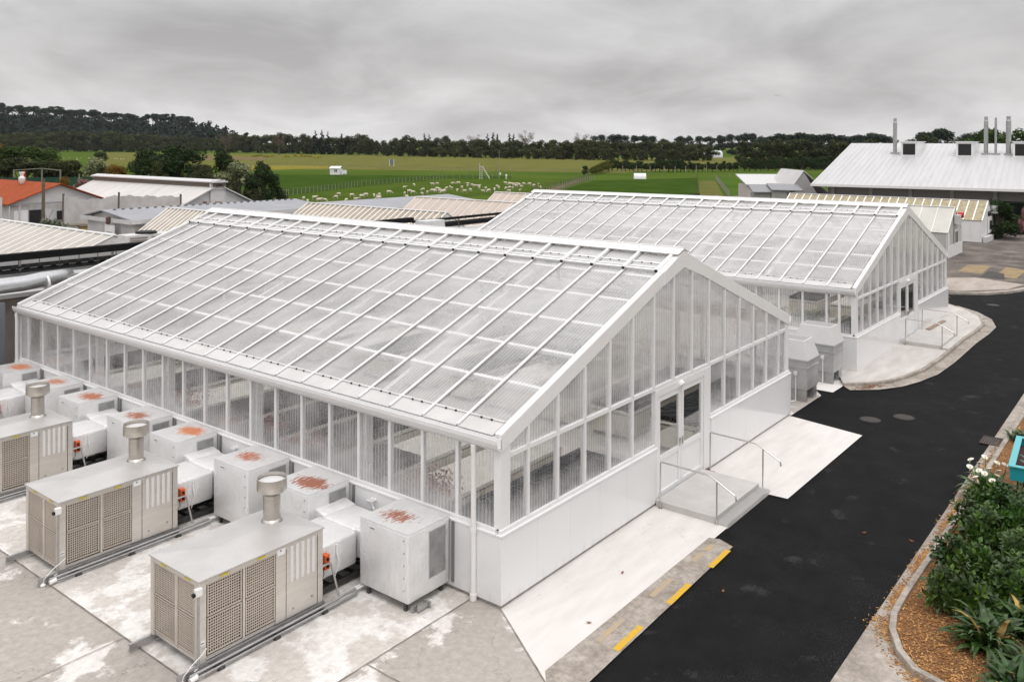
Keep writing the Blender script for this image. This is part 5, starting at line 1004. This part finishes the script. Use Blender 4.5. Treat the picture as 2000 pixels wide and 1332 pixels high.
def make_tree(name, kind, seed, F, label, group, cat='tree'):
    """unit-height tree (1 m): trunk with limbs and a crown of leaf clumps; scaled when placed"""
    r = random.Random(seed); t = thing(name, label, cat, (0, 0, -50), 0, group); tk = MB(); cl = []
    if kind == 'conifer':
        tk.tube([(0, 0, 0), (0, 0, .9)], [.03, .006], 6)
        for i in range(26):
            f = i/25; z = .10+.86*f; rad = .17*(1-f)**.85+.012; a = r.uniform(0, 6.28); cl.append((math.cos(a)*rad*.65, math.sin(a)*rad*.65, z, rad*.62+.012))
        cr = leafcloud(r, cl, 1300, .026, .6)
    elif kind == 'umbrella':
        tk.tube([(0, 0, 0), (.01, 0, .35), (.03, .01, .62)], [.028, .02, .014], 6)
        for i in range(9):
            a = r.uniform(0, 6.28); rad = r.uniform(.08, .34); z = r.uniform(.62, .92)-.25*max(0, rad-.15); e = (math.cos(a)*rad, math.sin(a)*rad, z)
            tk.tube([(.02, 0, r.uniform(.38, .58)), (e[0]*.6, e[1]*.6, z-.10), e], [.013, .008, .004], 5); cl.append((e[0], e[1], z, r.uniform(.13, .21)))
        cr = leafcloud(r, cl, 2000, .030, .55)
    elif kind == 'bare':
        tk.tube([(0, 0, 0), (0, 0, .4), (.02, 0, .7)], [.025, .018, .008], 6)
        for i in range(16):
            a = r.uniform(0, 6.28); z0 = r.uniform(.3, .65); l = r.uniform(.15, .33); e = (math.cos(a)*l*.8, math.sin(a)*l*.8, z0+l*.9); tk.tube([(0, 0, z0), (e[0]*.5, e[1]*.5, z0+l*.35), e], [.01, .006, .002], 5); cl.append((e[0]*.9, e[1]*.9, e[2], .11))
        cr = leafcloud(r, cl, 1000, .014, .9)
    elif kind == 'belt':
        tk.tube([(0, 0, 0), (.01, .01, .3), (0, .02, .7)], [.028, .02, .008], 6)
        for i in range(17):
            a = r.uniform(0, 6.28); z = r.uniform(.08, .88); rad = r.uniform(.05, .38)*(1.12-abs(z-.45)*1.1); e = (math.cos(a)*rad, math.sin(a)*rad, z)
            tk.tube([(0, 0, z*.5+.08), (e[0]*.5, e[1]*.5, z-.07), e], [.012, .007, .003], 5); cl.append((*e, r.uniform(.10, .17)))
        cr = leafcloud(r, cl, 2400, .030, .85)
    elif kind == 'bush':
        for i in range(30):
            a = r.uniform(0, 6.28); ph = r.uniform(-.2, 1.5); rad = .40*math.cos(ph)*r.uniform(.55, 1.08); z = .16+.70*max(0, math.sin(ph))*r.uniform(.85, 1.05); e = (math.cos(a)*rad, math.sin(a)*rad, z)
            tk.tube([(0, 0, 0), (e[0]*.5, e[1]*.5, z*.6), e], [.012, .008, .004], 5); cl.append((*e, r.uniform(.10, .16)))
        cr = leafcloud(r, cl, 8500, .021, .9)
    else:                                                  # round, dense
        tk.tube([(0, 0, 0), (.01, 0, .3), (0, .01, .6)], [.04, .03, .012], 7)
        for i in range(24):
            a = r.uniform(0, 6.28); ph = r.uniform(-.75, 1.35); rad = .30*math.cos(ph)*r.uniform(.55, 1.1); z = .50+.34*math.sin(ph); e = (math.cos(a)*rad, math.sin(a)*rad, z)
            tk.tube([(0, 0, .25+z*.2), (e[0]*.5, e[1]*.5, z*.8), e], [.014, .009, .004], 5); cl.append((*e, r.uniform(.10, .17)))
        cr = leafcloud(r, cl, 5200 if kind == 'round' else 2200, .020 if kind == 'round' else .030, .85)
    tk.build('trunk', BARK, t, True); cr.build('crown', F, t, False, 0, False)
    return snapshot(t)
placed = {}
def place_tree(key, snap, p, h, wide=1.0, label=None, group=None):
    o = snap[0]
    if key in placed: o = dup(snap, None)
    placed[key] = 1
    o.location = p; o.rotation_euler = (0, 0, rnd.uniform(0, 6.28)); s_ = h; o.scale = (s_*wide, s_*wide, s_)
    if label: o['label'] = label
    if group: o['group'] = group
    return o
LB = [('bushy brown green tree in the long shelter belt behind the fields', 'trees of the long shelter belt')]
belt = [make_tree('shelter_belt_tree', 'belt', 30+i, F_BELT if i % 2 else F_OLIVE, LB[0][0], LB[0][1]) for i in range(4)]
con = [make_tree('conifer_tree', 'conifer', 50+i, F_CON, 'dark pointed conifer rising behind the shelter belt', 'conifers behind the shelter belt') for i in range(2)]
pine = [make_tree('pine_tree', 'umbrella', 60+i, F_PINE, 'dark spreading pine standing in a row on the skyline', 'pines on the left hill crest') for i in range(3)]
dome = [make_tree('pine_tree', 'belt', 66+i, F_PINE, 'dark spreading pine in the far row right of centre', 'pines far right of centre') for i in range(2)]
bare = [make_tree('bare_tree', 'bare', 70, F_BARE, 'pale leafless tree poking above the shelter belt', 'leafless trees in the shelter belt')]
roundt = [make_tree('round_tree', 'belt', 80+i, F_BELT, 'dark rounded tree in the right hand belt beside the big shed', 'rounded trees at the right') for i in range(2)]
def interp(x, tab):
    for (a, b_), (c_, d) in zip(tab, tab[1:]):
        if a <= x <= c_: return b_+(d-b_)*(x-a)/(c_-a)
    return tab[0][1] if x < tab[0][0] else tab[-1][1]
BASE = [(-60, 309), (300, 308), (520, 309), (760, 314), (1000, 318), (1150, 320), (1390, 322)]
TOP = [(-60, 276), (60, 266), (230, 268), (330, 276), (450, 272), (560, 272), (700, 277), (850, 280), (1000, 282), (1150, 280), (1300, 284), (1390, 288)]
px = -55
i = 0
while px < 1395:
    by = interp(px, BASE); d = 8.2*FPX/(by-290); ty = interp(px, TOP)+rnd.uniform(-4, 5); h = (by-ty)/FPX*d
    k = rnd.randrange(4); place_tree('b%d' % k, belt[k], at(px, d*rnd.uniform(1.0, 1.06), -.1), h, rnd.uniform(1.0, 1.4))
    if i % 2 == 0: place_tree('b%d' % k, belt[k], at(px+rnd.uniform(-9, 9), d*.985, -.1), h*rnd.uniform(.45, .75), 1.2)
    px += rnd.uniform(9, 14); i += 1
for px, top in ((616, 263), (628, 262), (640, 265), (668, 268), (829, 268), (838, 270), (952, 268), (963, 266), (972, 268), (995, 267), (1003, 268)):
    d = 640; place_tree('c%d' % (px % 2), con[px % 2], at(px, d, -.1), 8.2+(290-top)/FPX*d, rnd.uniform(.9, 1.3))
for px, top in ((548, 268), (565, 271), (700, 270), (712, 272), (795, 272), (870, 273)):
    place_tree('b1', belt[1], at(px, 700, -.1), 8.2+(290-top)/FPX*700, 1.2)
for px, top in ((1027, 263), (1135, 267), (545, 272), (440, 268), (925, 271)): place_tree('bare', bare[0], at(px, 620, -.1), 8.2+(290-top)/FPX*620, 1.2)
for px, top in ((1172, 270), (1195, 268), (1212, 269), (1238, 271), (1255, 269), (1272, 272), (1300, 276), (1325, 272), (1345, 270), (1368, 272), (1390, 271), (1410, 270), (1430, 268), (1450, 264), (1470, 266), (1492, 270)):
    d = 720; k = px % 3; place_tree('q%d' % (k % 2), dome[k % 2], at(px, d, -.1), 8.2+(290-top)/FPX*d, rnd.uniform(1.0, 1.45), 'dark spreading pine in the far row right of centre', 'pines far right of centre')
for px, top in ((1500, 271), (1522, 266), (1540, 268), (1560, 264), (1578, 267), (1600, 268), (1622, 266), (1645, 269), (1668, 268), (1690, 270), (1712, 264), (1735, 266), (1800, 262), (1830, 255), (1850, 260), (1905, 262), (1940, 268)):
    d = 520; place_tree('q%d' % (px % 2), dome[px % 2], at(px, d, -.1), 8.2+(290-top)/FPX*d, rnd.uniform(1.3, 1.9), 'dark green tree of the far wood behind the big shed roof', 'dark wood behind the big shed')
for px, top in ((1455, 288), (1470, 279), (1488, 278), (1508, 277), (1528, 280), (1548, 283), (1568, 277), (1590, 275), (1612, 278), (1634, 281), (1655, 279), (1680, 281), (1700, 282), (1722, 275), (1820, 268), (1890, 266)):
    d = 300; h = 8.2+(290-top)/FPX*d; place_tree('r%d' % (px % 2), roundt[px % 2], at(px, d, -.1), h, rnd.uniform(1.0, 1.35))
willow = make_tree('leafy_tree', 'belt', 90, F_BRIGHT, 'fresh green airy tree behind the flues of the big shed', 'fresh green trees at the right')
for px, top in ((1915, 252), (1935, 248), (1958, 252), (1985, 256), (2005, 250)): place_tree('w', willow, at(px, 230, -.1), 8.2+(290-top)/FPX*230, 1.0)
# mid field hedge and young trees
hedge = [make_tree('hedge_shrub', 'low', 100+i, F_HEDGE, 'dark green shrub in the hedge across the middle field', 'shrubs of the mid field hedge', 'shrub') for i in range(2)]
px = 1196
while px < 1660:
    by = interp(px, [(1190, 342), (1300, 344), (1460, 342), (1660, 338)]); d = 8.2*FPX/(by-290)
    ty = interp(px, [(1190, 320), (1215, 322), (1260, 324), (1300, 318), (1330, 318), (1350, 326), (1400, 324), (1450, 320), (1480, 317), (1560, 312), (1660, 310)])+rnd.uniform(-3, 3); h = (by-ty)/FPX*d
    k = rnd.randrange(2); place_tree('h%d' % k, hedge[k], at(px, d*1.02, -.1), h*1.05, rnd.uniform(.9, 1.2)); px += rnd.uniform(7, 10) if px < 1440 else rnd.uniform(10, 15)
yh = make_tree('yellow_shrub', 'low', 110, F_YEL, 'yellowish green shrub in the short hedge beside the dirt lane', 'yellowish hedge by the dirt lane', 'shrub')
for i in range(9):
    f = i/8; px = 1156+32*f; by = 350-7*f; d = 8.2*FPX/(by-290); ty = 333-14*f; place_tree('y', yh, at(px, d, -.1), (by-ty)/FPX*d*1.05, 1.0)
dk = make_tree('round_shrub', 'low', 111, F_DARK, 'dark round shrub at the lane end of the short yellowish hedge', None, 'shrub'); place_tree('dk', dk, at(1143, 222, -.1), 3.0, 1.0)
# mid ground at the left: single trees with their own look
def single(name, px, d, top, halfpx, F, label, seed, kind='round', cat='tree'):
    h = 8.2+(290-top)/FPX*d; s_ = make_tree(name, kind, seed, F, label, None, cat); wide = halfpx/FPX*d/((.33 if kind == 'bush' else .31)*h); o = s_[0]; o.location = at(px, d, -.1); o.scale = (h*wide, h*wide, h)
single('evergreen_tree', 285, 124, 296, 42, F_DARK, 'dark evergreen tree, left of the pair behind the pale shed', 121, 'bush')
single('evergreen_tree', 352, 122, 290, 56, F_DARK, 'largest dark evergreen tree behind the ridge of the pale shed', 122, 'bush')
single('evergreen_tree', 440, 120, 299, 29, F_DARK, 'narrow dark evergreen tree just above the flowering tree', 123, 'bush')
single('flowering_tree', 468, 108, 323, 42, F_WHITE, 'rounded tree with creamy blossom behind the pale shed gable', 124, 'bush')
single('clipped_tree', 514, 106, 321, 30, F_DARK, 'dense dark rounded tree right of the creamy flowering tree', 125, 'bush')
single('dark_shrub', 400, 114, 326, 30, F_BELT, 'low brown green bush between the big evergreen and the flowering tree', 126, 'bush', 'shrub')
single('dark_shrub', 308, 112, 322, 18, F_OLIVE, 'tawny green bush in front of the left evergreens', 127, 'bush', 'shrub')
single('orange_shrub', 229, 126, 326, 22, F_ORANGE, 'orange leaved shrub behind the green shade cloth fence', 128, 'bush', 'shrub')
single('flowering_shrub', 190, 128, 315, 30, F_WHITE, 'pale flowering bush left of the orange shrub', 129, 'bush', 'shrub')
for k, (px, top, hw, F) in enumerate(((20, 292, 50, F_BRIGHT), (70, 291, 40, F_BRIGHT), (-10, 285, 22, F_ORANGE))):
    single('green_tree', px, 190, top, hw, F, ['fresh green tree at the far left edge above the hedge', 'fresh green tree right of its twin above the left hedge', 'yellow orange tree cut by the left picture edge'][k], 130+k)
for k, (px, top, hw) in enumerate(((45, 314, 42), (105, 318, 34), (140, 318, 30))):
    single('dark_shrub', px, 135, top, hw, F_BELT, ['dark brown green bush, leftmost behind the green shade cloth', 'dark bush behind the green shade cloth, above the orange flue', 'dark bush behind the green shade cloth, left of the pale flowering bush'][k], 140+k, 'bush', 'shrub')
single('small_tree', 196, 330, 306, 12, F_DARK, 'small dark bush alone on the distant left field', 145, 'low', 'shrub')
single('flower_bush', 165, 100, 352, 20, F_PINKF, 'bush with pale pink blossoms between the orange roof and the pale shed', 146, 'low', 'shrub'); single('flower_bush', 200, 98, 352, 16, F_WHITE, 'bush with cream blossoms touching the edge of the pale shed roof', 147, 'low', 'shrub'); single('orange_shrub', 128, 104, 350, 11, F_ORANGE, 'small rusty shrub behind the orange roof gable', 148, 'low', 'shrub')
single('lavender_hedge', 95, 58, 427, 34, fol('grey_green', (.17, .19, .13), (.09, .11, .07)), 'low grey green bush below the timber pole', 149, 'low', 'shrub')
single('dark_bush', 1950, 76, 389, 42, F_DARK, 'large dark bush beside the carpark at the right edge', 150, 'bush'); single('dark_bush', 1996, 80, 420, 22, F_DARK, 'lower dark bush cut by the right picture edge behind the carpark', 151, 'bush'); single('pink_bush', 2004, 74, 400, 9, F_PINKF, 'bush with deep pink flowers cut by the right picture edge', 152, 'low', 'shrub')
gor = leafcloud(random.Random(5), [(p.x, p.y, .3, 2.2) for p in [at(x, 8.2*FPX/(y-290)) for x, y in ((497, 316), (508, 315), (520, 317), (530, 316), (580, 316), (588, 315), (595, 316), (604, 317), (560, 317), (620, 318), (440, 316))]], 2600, .34, .35).build('gorse', F_GORSE); stuff(gor, 'scattered yellow gorse blossom along the far pasture edge', 'gorse')

# the wooded hill at the left
hill = MB(); cols = list(range(-420, 641, 20)); rows = [900, 960, 1020, 1080, 1140, 1200, 1300, 1500]
def hillz(px, d):
    crest = interp(px, [(-420, 54), (0, 43), (100, 40), (250, 33), (370, 29), (420, 20), (460, 11), (490, 4), (520, 0), (640, -2)])
    f = max(0, min(1, (d-900)/300)); f = f*f*(3-2*f); return -.3+crest*f
for i in range(len(rows)-1):
    for j in range(len(cols)-1):
        q = [(cols[j], rows[i]), (cols[j+1], rows[i]), (cols[j+1], rows[i+1]), (cols[j], rows[i+1])]; hill.face([at(a, b_, hillz(a, b_)) for a, b_ in q])
structure(hill.build('hill', mat('hill_ground', (.014, .022, .012), 1.0, spec=.0, var=.3, scale=.02), None, True))
r5 = random.Random(77); cl = []
for i in range(900):
    px = r5.uniform(-400, 560); d = r5.uniform(930, 1165); z = hillz(px, d)
    if z < 1: continue
    p = at(px, d); hh = 8+r5.uniform(-2, 4); cl.append((p.x, p.y, z+hh*.5, hh*.62))
    if px > 360: cl.append((p.x, p.y, z+hh+r5.uniform(1, 5), 2.0))
wd = leafcloud(r5, cl, 30000, 2.7, 1.15).build('forest', F_CON); stuff(wd, 'dark dense forest covering the low hill at the left', 'forest')
px = -60
while px < 366:
    d = 1215; z = hillz(px, d)-1; top = interp(px, [(-60, 206), (0, 212), (30, 219), (60, 220), (110, 219), (135, 226), (160, 222), (200, 229), (240, 231), (330, 234), (366, 240)])+rnd.uniform(-2, 6); h = CAM.z+(290-top)/FPX*d-z
    k = rnd.randrange(3); place_tree('p%d' % k, pine[k], at(px, d+rnd.uniform(-15, 15), z), h, rnd.uniform(.9, 1.5)); px += rnd.uniform(4, 12)
for i in range(34):
    px = 366+i*3.8; d = 1180; z = hillz(px, d); place_tree('c%d' % (i % 2), con[i % 2], at(px, d, z), rnd.uniform(9, 14)*(1-.5*i/34), 1.3, 'small dark conifer along the sloping right shoulder of the left hill', 'conifers on the hill shoulder')

# ------------------------------------------------------------------ garden planting at the lower right
GL = mat('glossy_leaf', (.038, .088, .011), .36, col2=(.018, .048, .007), scale=3, island=.5, transl=.15, spec=.5)
GL2 = mat('bright_leaf', (.075, .150, .016), .36, col2=(.040, .095, .010), scale=4, island=.4, transl=.2, spec=.5)
STR = mat('strap_leaf', (.044, .092, .018), .40, col2=(.025, .058, .012), scale=2, island=.4, transl=.15, spec=.45)
YLF = mat('yellowed_leaf', (.33, .20, .05), .7, island=.4); PET = mat('petal_white', (.80, .79, .75), .5); STEM = mat('green_stem', (.05, .09, .02), .6)
def ovate(m_, p, dr, nn, L_, wd, mi=0):
    s_ = dr.cross(nn).normalized(); c1 = p+dr*L_*.5; up = nn*L_*.08
    m_.face([p, c1+s_*wd+up, p+dr*L_*.98-nn*L_*.10, c1-nn*L_*.02], mi); m_.face([p, c1-nn*L_*.02, p+dr*L_*.98-nn*L_*.10, c1-s_*wd+up], mi)
def shrub_mesh(seed, rad, hgt, nst=120, lv=7, L_=.165):
    r = random.Random(seed); m_ = MB(); st = MB()
    for i in range(nst):
        a = r.uniform(0, 6.28); ph = math.acos(r.uniform(-.05, 1)); rr = r.uniform(.75, 1.05)*(1+.18*math.sin(a*3+seed)+.12*math.sin(a*5+1))
        tip = Vector((math.cos(a)*math.sin(ph)*rad*rr, math.sin(a)*math.sin(ph)*rad*rr, hgt*(.25+.75*math.cos(ph))*rr)); dr = (tip-Vector((0, 0, hgt*.2))).normalized(); b0 = tip-dr*.28
        st.tube([b0*.55, b0, tip], [.008, .006, .003], 4)
        mi = 1 if r.random() < .30 else 0
        for j in range(lv):
            f = j/lv; q = b0.lerp(tip, .25+.75*f); an = j*2.4+r.uniform(-.4, .4); o_ = dr.orthogonal().normalized(); o_ = o_*math.cos(an)+dr.cross(o_)*math.sin(an); ld = (o_+dr*(.15+.9*f)+Vector((0, 0, .25))).normalized(); nn = (dr-ld*dr.dot(ld)).normalized()
            ovate(m_, q, ld, nn, L_*r.uniform(.75, 1.25)*(1-.25*f), L_*.27, mi)
    return m_, st
def strap_mesh(seed, n_, L_, wd):
    r = random.Random(seed); m_ = MB()
    for i in range(n_):
        a = r.uniform(0, 6.28); base = Vector((r.gauss(0, .11), r.gauss(0, .11), 0)); el = r.uniform(.45, 1.35); l = L_*r.uniform(.65, 1.15); p = base; mi = 1 if r.random() < .022 else 0; sd_ = Vector((-math.sin(a), math.cos(a), 0)); prev = None; w0 = wd*r.uniform(.8, 1.2)
        for k in range(7):
            f = k/6; w_ = w0*(.45+1.1*f if f < .5 else 1.0*(1-f)*2+.02); cur = (p-sd_*w_, p+Vector((0, 0, -.10*w_)), p+sd_*w_)
            if prev: m_.face([prev[0], prev[1], cur[1], cur[0]], mi); m_.face([prev[1], prev[2], cur[2], cur[1]], mi)
            prev = cur; e_ = el-f*f*1.9; p = p+Vector((math.cos(a)*math.cos(e_), math.sin(a)*math.cos(e_), math.sin(e_)))*l/6
    return m_
def shrub(label, x, y, rad, hgt, seed, n_=150):
    t = thing('hydrangea_shrub', label, 'shrub', (x, y, .08), 0, 'leafy shrubs in the garden bed'); m_, st = shrub_mesh(seed, rad, hgt, n_); m_.build('leaves', [GL, GL2], t, False, 0, False); st.build('stems', STEM, t); 
def agap(label, x, y, seed, n_=85, L_=.75, wd=.028):
    t = thing('strap_leaf_plant', label, 'plant', (x, y, .08), rnd.uniform(0, 6.28), 'strap leaved plants in the garden bed'); strap_mesh(seed, n_, L_*.85, wd*1.6).build('leaves', [STR, YLF], t, False, 0, False)
shrub('leafy green shrub, nearest the kerb where the bark chips open out', 4.85, -6.45, .62, .75, 1, 170); shrub('leafy green shrub second along the kerb, with a pointed shoot', 6.1, -6.35, .55, .80, 2, 150); shrub('broad leafy shrub in the middle of the bed', 5.55, -7.1, .7, .85, 3, 190)
shrub('dark leafy shrub below the white lilies', 7.9, -6.35, .65, .85, 4, 180); shrub('dark leafy shrub against the right picture edge below the teal box', 8.6, -6.9, .8, .95, 5, 200); shrub('leafy shrub behind the broad middle shrub at the right edge', 7.0, -7.2, .7, .85, 6, 170); shrub('low leafy shrub right under the white lilies beside the kerb', 9.5, -6.15, .55, .65, 7, 140)
agap('strap leaved clump with yellowed leaf tips facing the bark chips', 3.95, -7.0, 21, 120, .85, .04); agap('strap leaved clump behind the yellow tipped one', 4.65, -7.35, 22, 100, .85, .036); agap('strap leaved clump at the right edge, halfway up the bed', 5.75, -7.75, 23, 90, .8, .03); agap('pale green strap leaved clump in the bottom right corner', 2.75, -7.55, 24, 110, .75, .03); agap('strap leaved clump just above the corner clump at the right edge', 3.4, -7.75, 25, 100, .75, .032); agap('loose strap leaved clump between the shrubs near the right edge', 6.6, -6.75, 26, 60, .7, .028)
t = thing('calla_lilies', 'clump of white calla lilies by the kerb in front of the teal box', 'lilies', (10.7, -5.95, .08)); strap_mesh(31, 80, .75, .07).build('leaves', [GL2, GL2], t, False, 0, False); sm = MB()
for i in range(13):
    a = i*2.4; rr = .12+.46*math.sqrt(i/13); px_, py_ = math.cos(a)*rr*1.35-.1, math.sin(a)*rr*.75+.06; hh = rnd.uniform(.52, .70); sm.tube([(px_*.4, py_*.4, 0), (px_*.8, py_*.8, hh*.6), (px_, py_, hh)], .008, 5)
    f_ = MB(); n_ = 12; ti = rnd.uniform(0, 6.28)
    f_.rings([[(px_+math.cos(2*math.pi*j/n_)*r_*(1+.35*math.cos(2*math.pi*j/n_-ti)), py_+math.sin(2*math.pi*j/n_)*r_*(1+.35*math.cos(2*math.pi*j/n_-ti)), hh+z+.05*r_*10*math.cos(2*math.pi*j/n_-ti)) for j in range(n_)] for r_, z in ((.012, 0), (.025, .05), (.058, .085), (.068, .08), (.055, .078), (.018, .04))], False); f_ = f_.build('flower', PET, t, True); 
    MB().tube([(px_, py_, hh+.03), (px_, py_, hh+.11)], [.012, .008], 6).build('spadix', YLW, f_)
sm.build('stems', STEM, t)
agap('small strap leaved clump in the bed beyond the teal box', 15.5, -5.95, 33, 60, .5, .03)
t = thing('teal_planter', 'bright teal rectangular planter box on legs cut by the right picture edge', 'planter', (9.62, -6.50, 0), R(4)); TEAL = mat('teal_paint', (.012, .30, .34), .45, var=.1)
m_ = box(0, -1.2, .93, 2.3, -1.14, 1.22).box(0, -.06, .93, 2.3, 0, 1.22).box(0, -1.139, .93, .06, -.061, 1.22).box(2.24, -1.139, .93, 2.3, -.061, 1.22); m_.build('side', TEAL, t)
box(-.03, -.10, 1.221, 2.33, .03, 1.245).box(-.03, -1.23, 1.221, 2.33, -1.10, 1.245).box(-.03, -1.099, 1.221, .10, -.101, 1.245).box(2.20, -1.099, 1.221, 2.33, -.101, 1.245).build('rim', mat('light_teal', (.10, .42, .46), .4), t)
box(.061, -1.138, 1.0, 2.239, -.062, 1.05).build('soil', mat('red_soil', (.06, .02, .015), .9), t)
for x in (.0, 2.2):
    for y in (-1.1, -.16): box(x+(.15 if x < 1 else -.15), y, 0, x+(.19 if x < 1 else -.11), y+.04, .929).build('leg', STEELD, t)
pm = strap_mesh(41, 46, .42, .04); o = pm.build('box_plants', mat('bluish_leaf', (.03, .16, .15), .5, island=.4), t, False, 0, False); o.location = (.55, -.5, 1.05)
b = MB(); b.rings([[(x, math.cos(2*math.pi*j/8)*r_, math.sin(2*math.pi*j/8)*r_) for j in range(8)] for x, r_ in ((-.5, .02), (-.3, .12), (.1, .15), (.4, .09), (.6, .03))])
for s_ in (-1, 1): b.slab([(-.2, s_*.1, .05), (.2, s_*.1, .05), (.25, s_*1.2, .35), (-.05, s_*1.9, .2), (-.15, s_*1.1, .35)], (0, 0, .03))
b = b.build('bird', mat('bird_dark', (.05, .045, .045), .8)); b.location = CAM+(FW+RT*(518/FPX)+UP*((666-376.36-187)/FPX))*330; b.rotation_euler = (0, .1, .6); b.scale = (.55,)*3; tag(b, 'tiny dark bird flying in the grey sky at the right', 'bird')
# thin air between here and the hill
hb = MB().box(-700, -700, -1.2, 1750, 1750, 75).build('haze', None or bpy.data.materials.new('air'))
am = hb.data.materials[0]; am.use_nodes = True; t = am.node_tree; t.nodes.clear(); pv = t.nodes.new('ShaderNodeVolumePrincipled'); pv.inputs['Color'].default_value = (.80, .84, .90, 1); pv.inputs['Density'].default_value = .00004; pv.inputs['Anisotropy'].default_value = .1
oo = t.nodes.new('ShaderNodeOutputMaterial'); t.links.new(pv.outputs[0], oo.inputs['Volume']); hb['kind'] = 'stuff'; hb['label'] = 'thin pale air over the fields and the distant hill'; hb['category'] = 'haze'
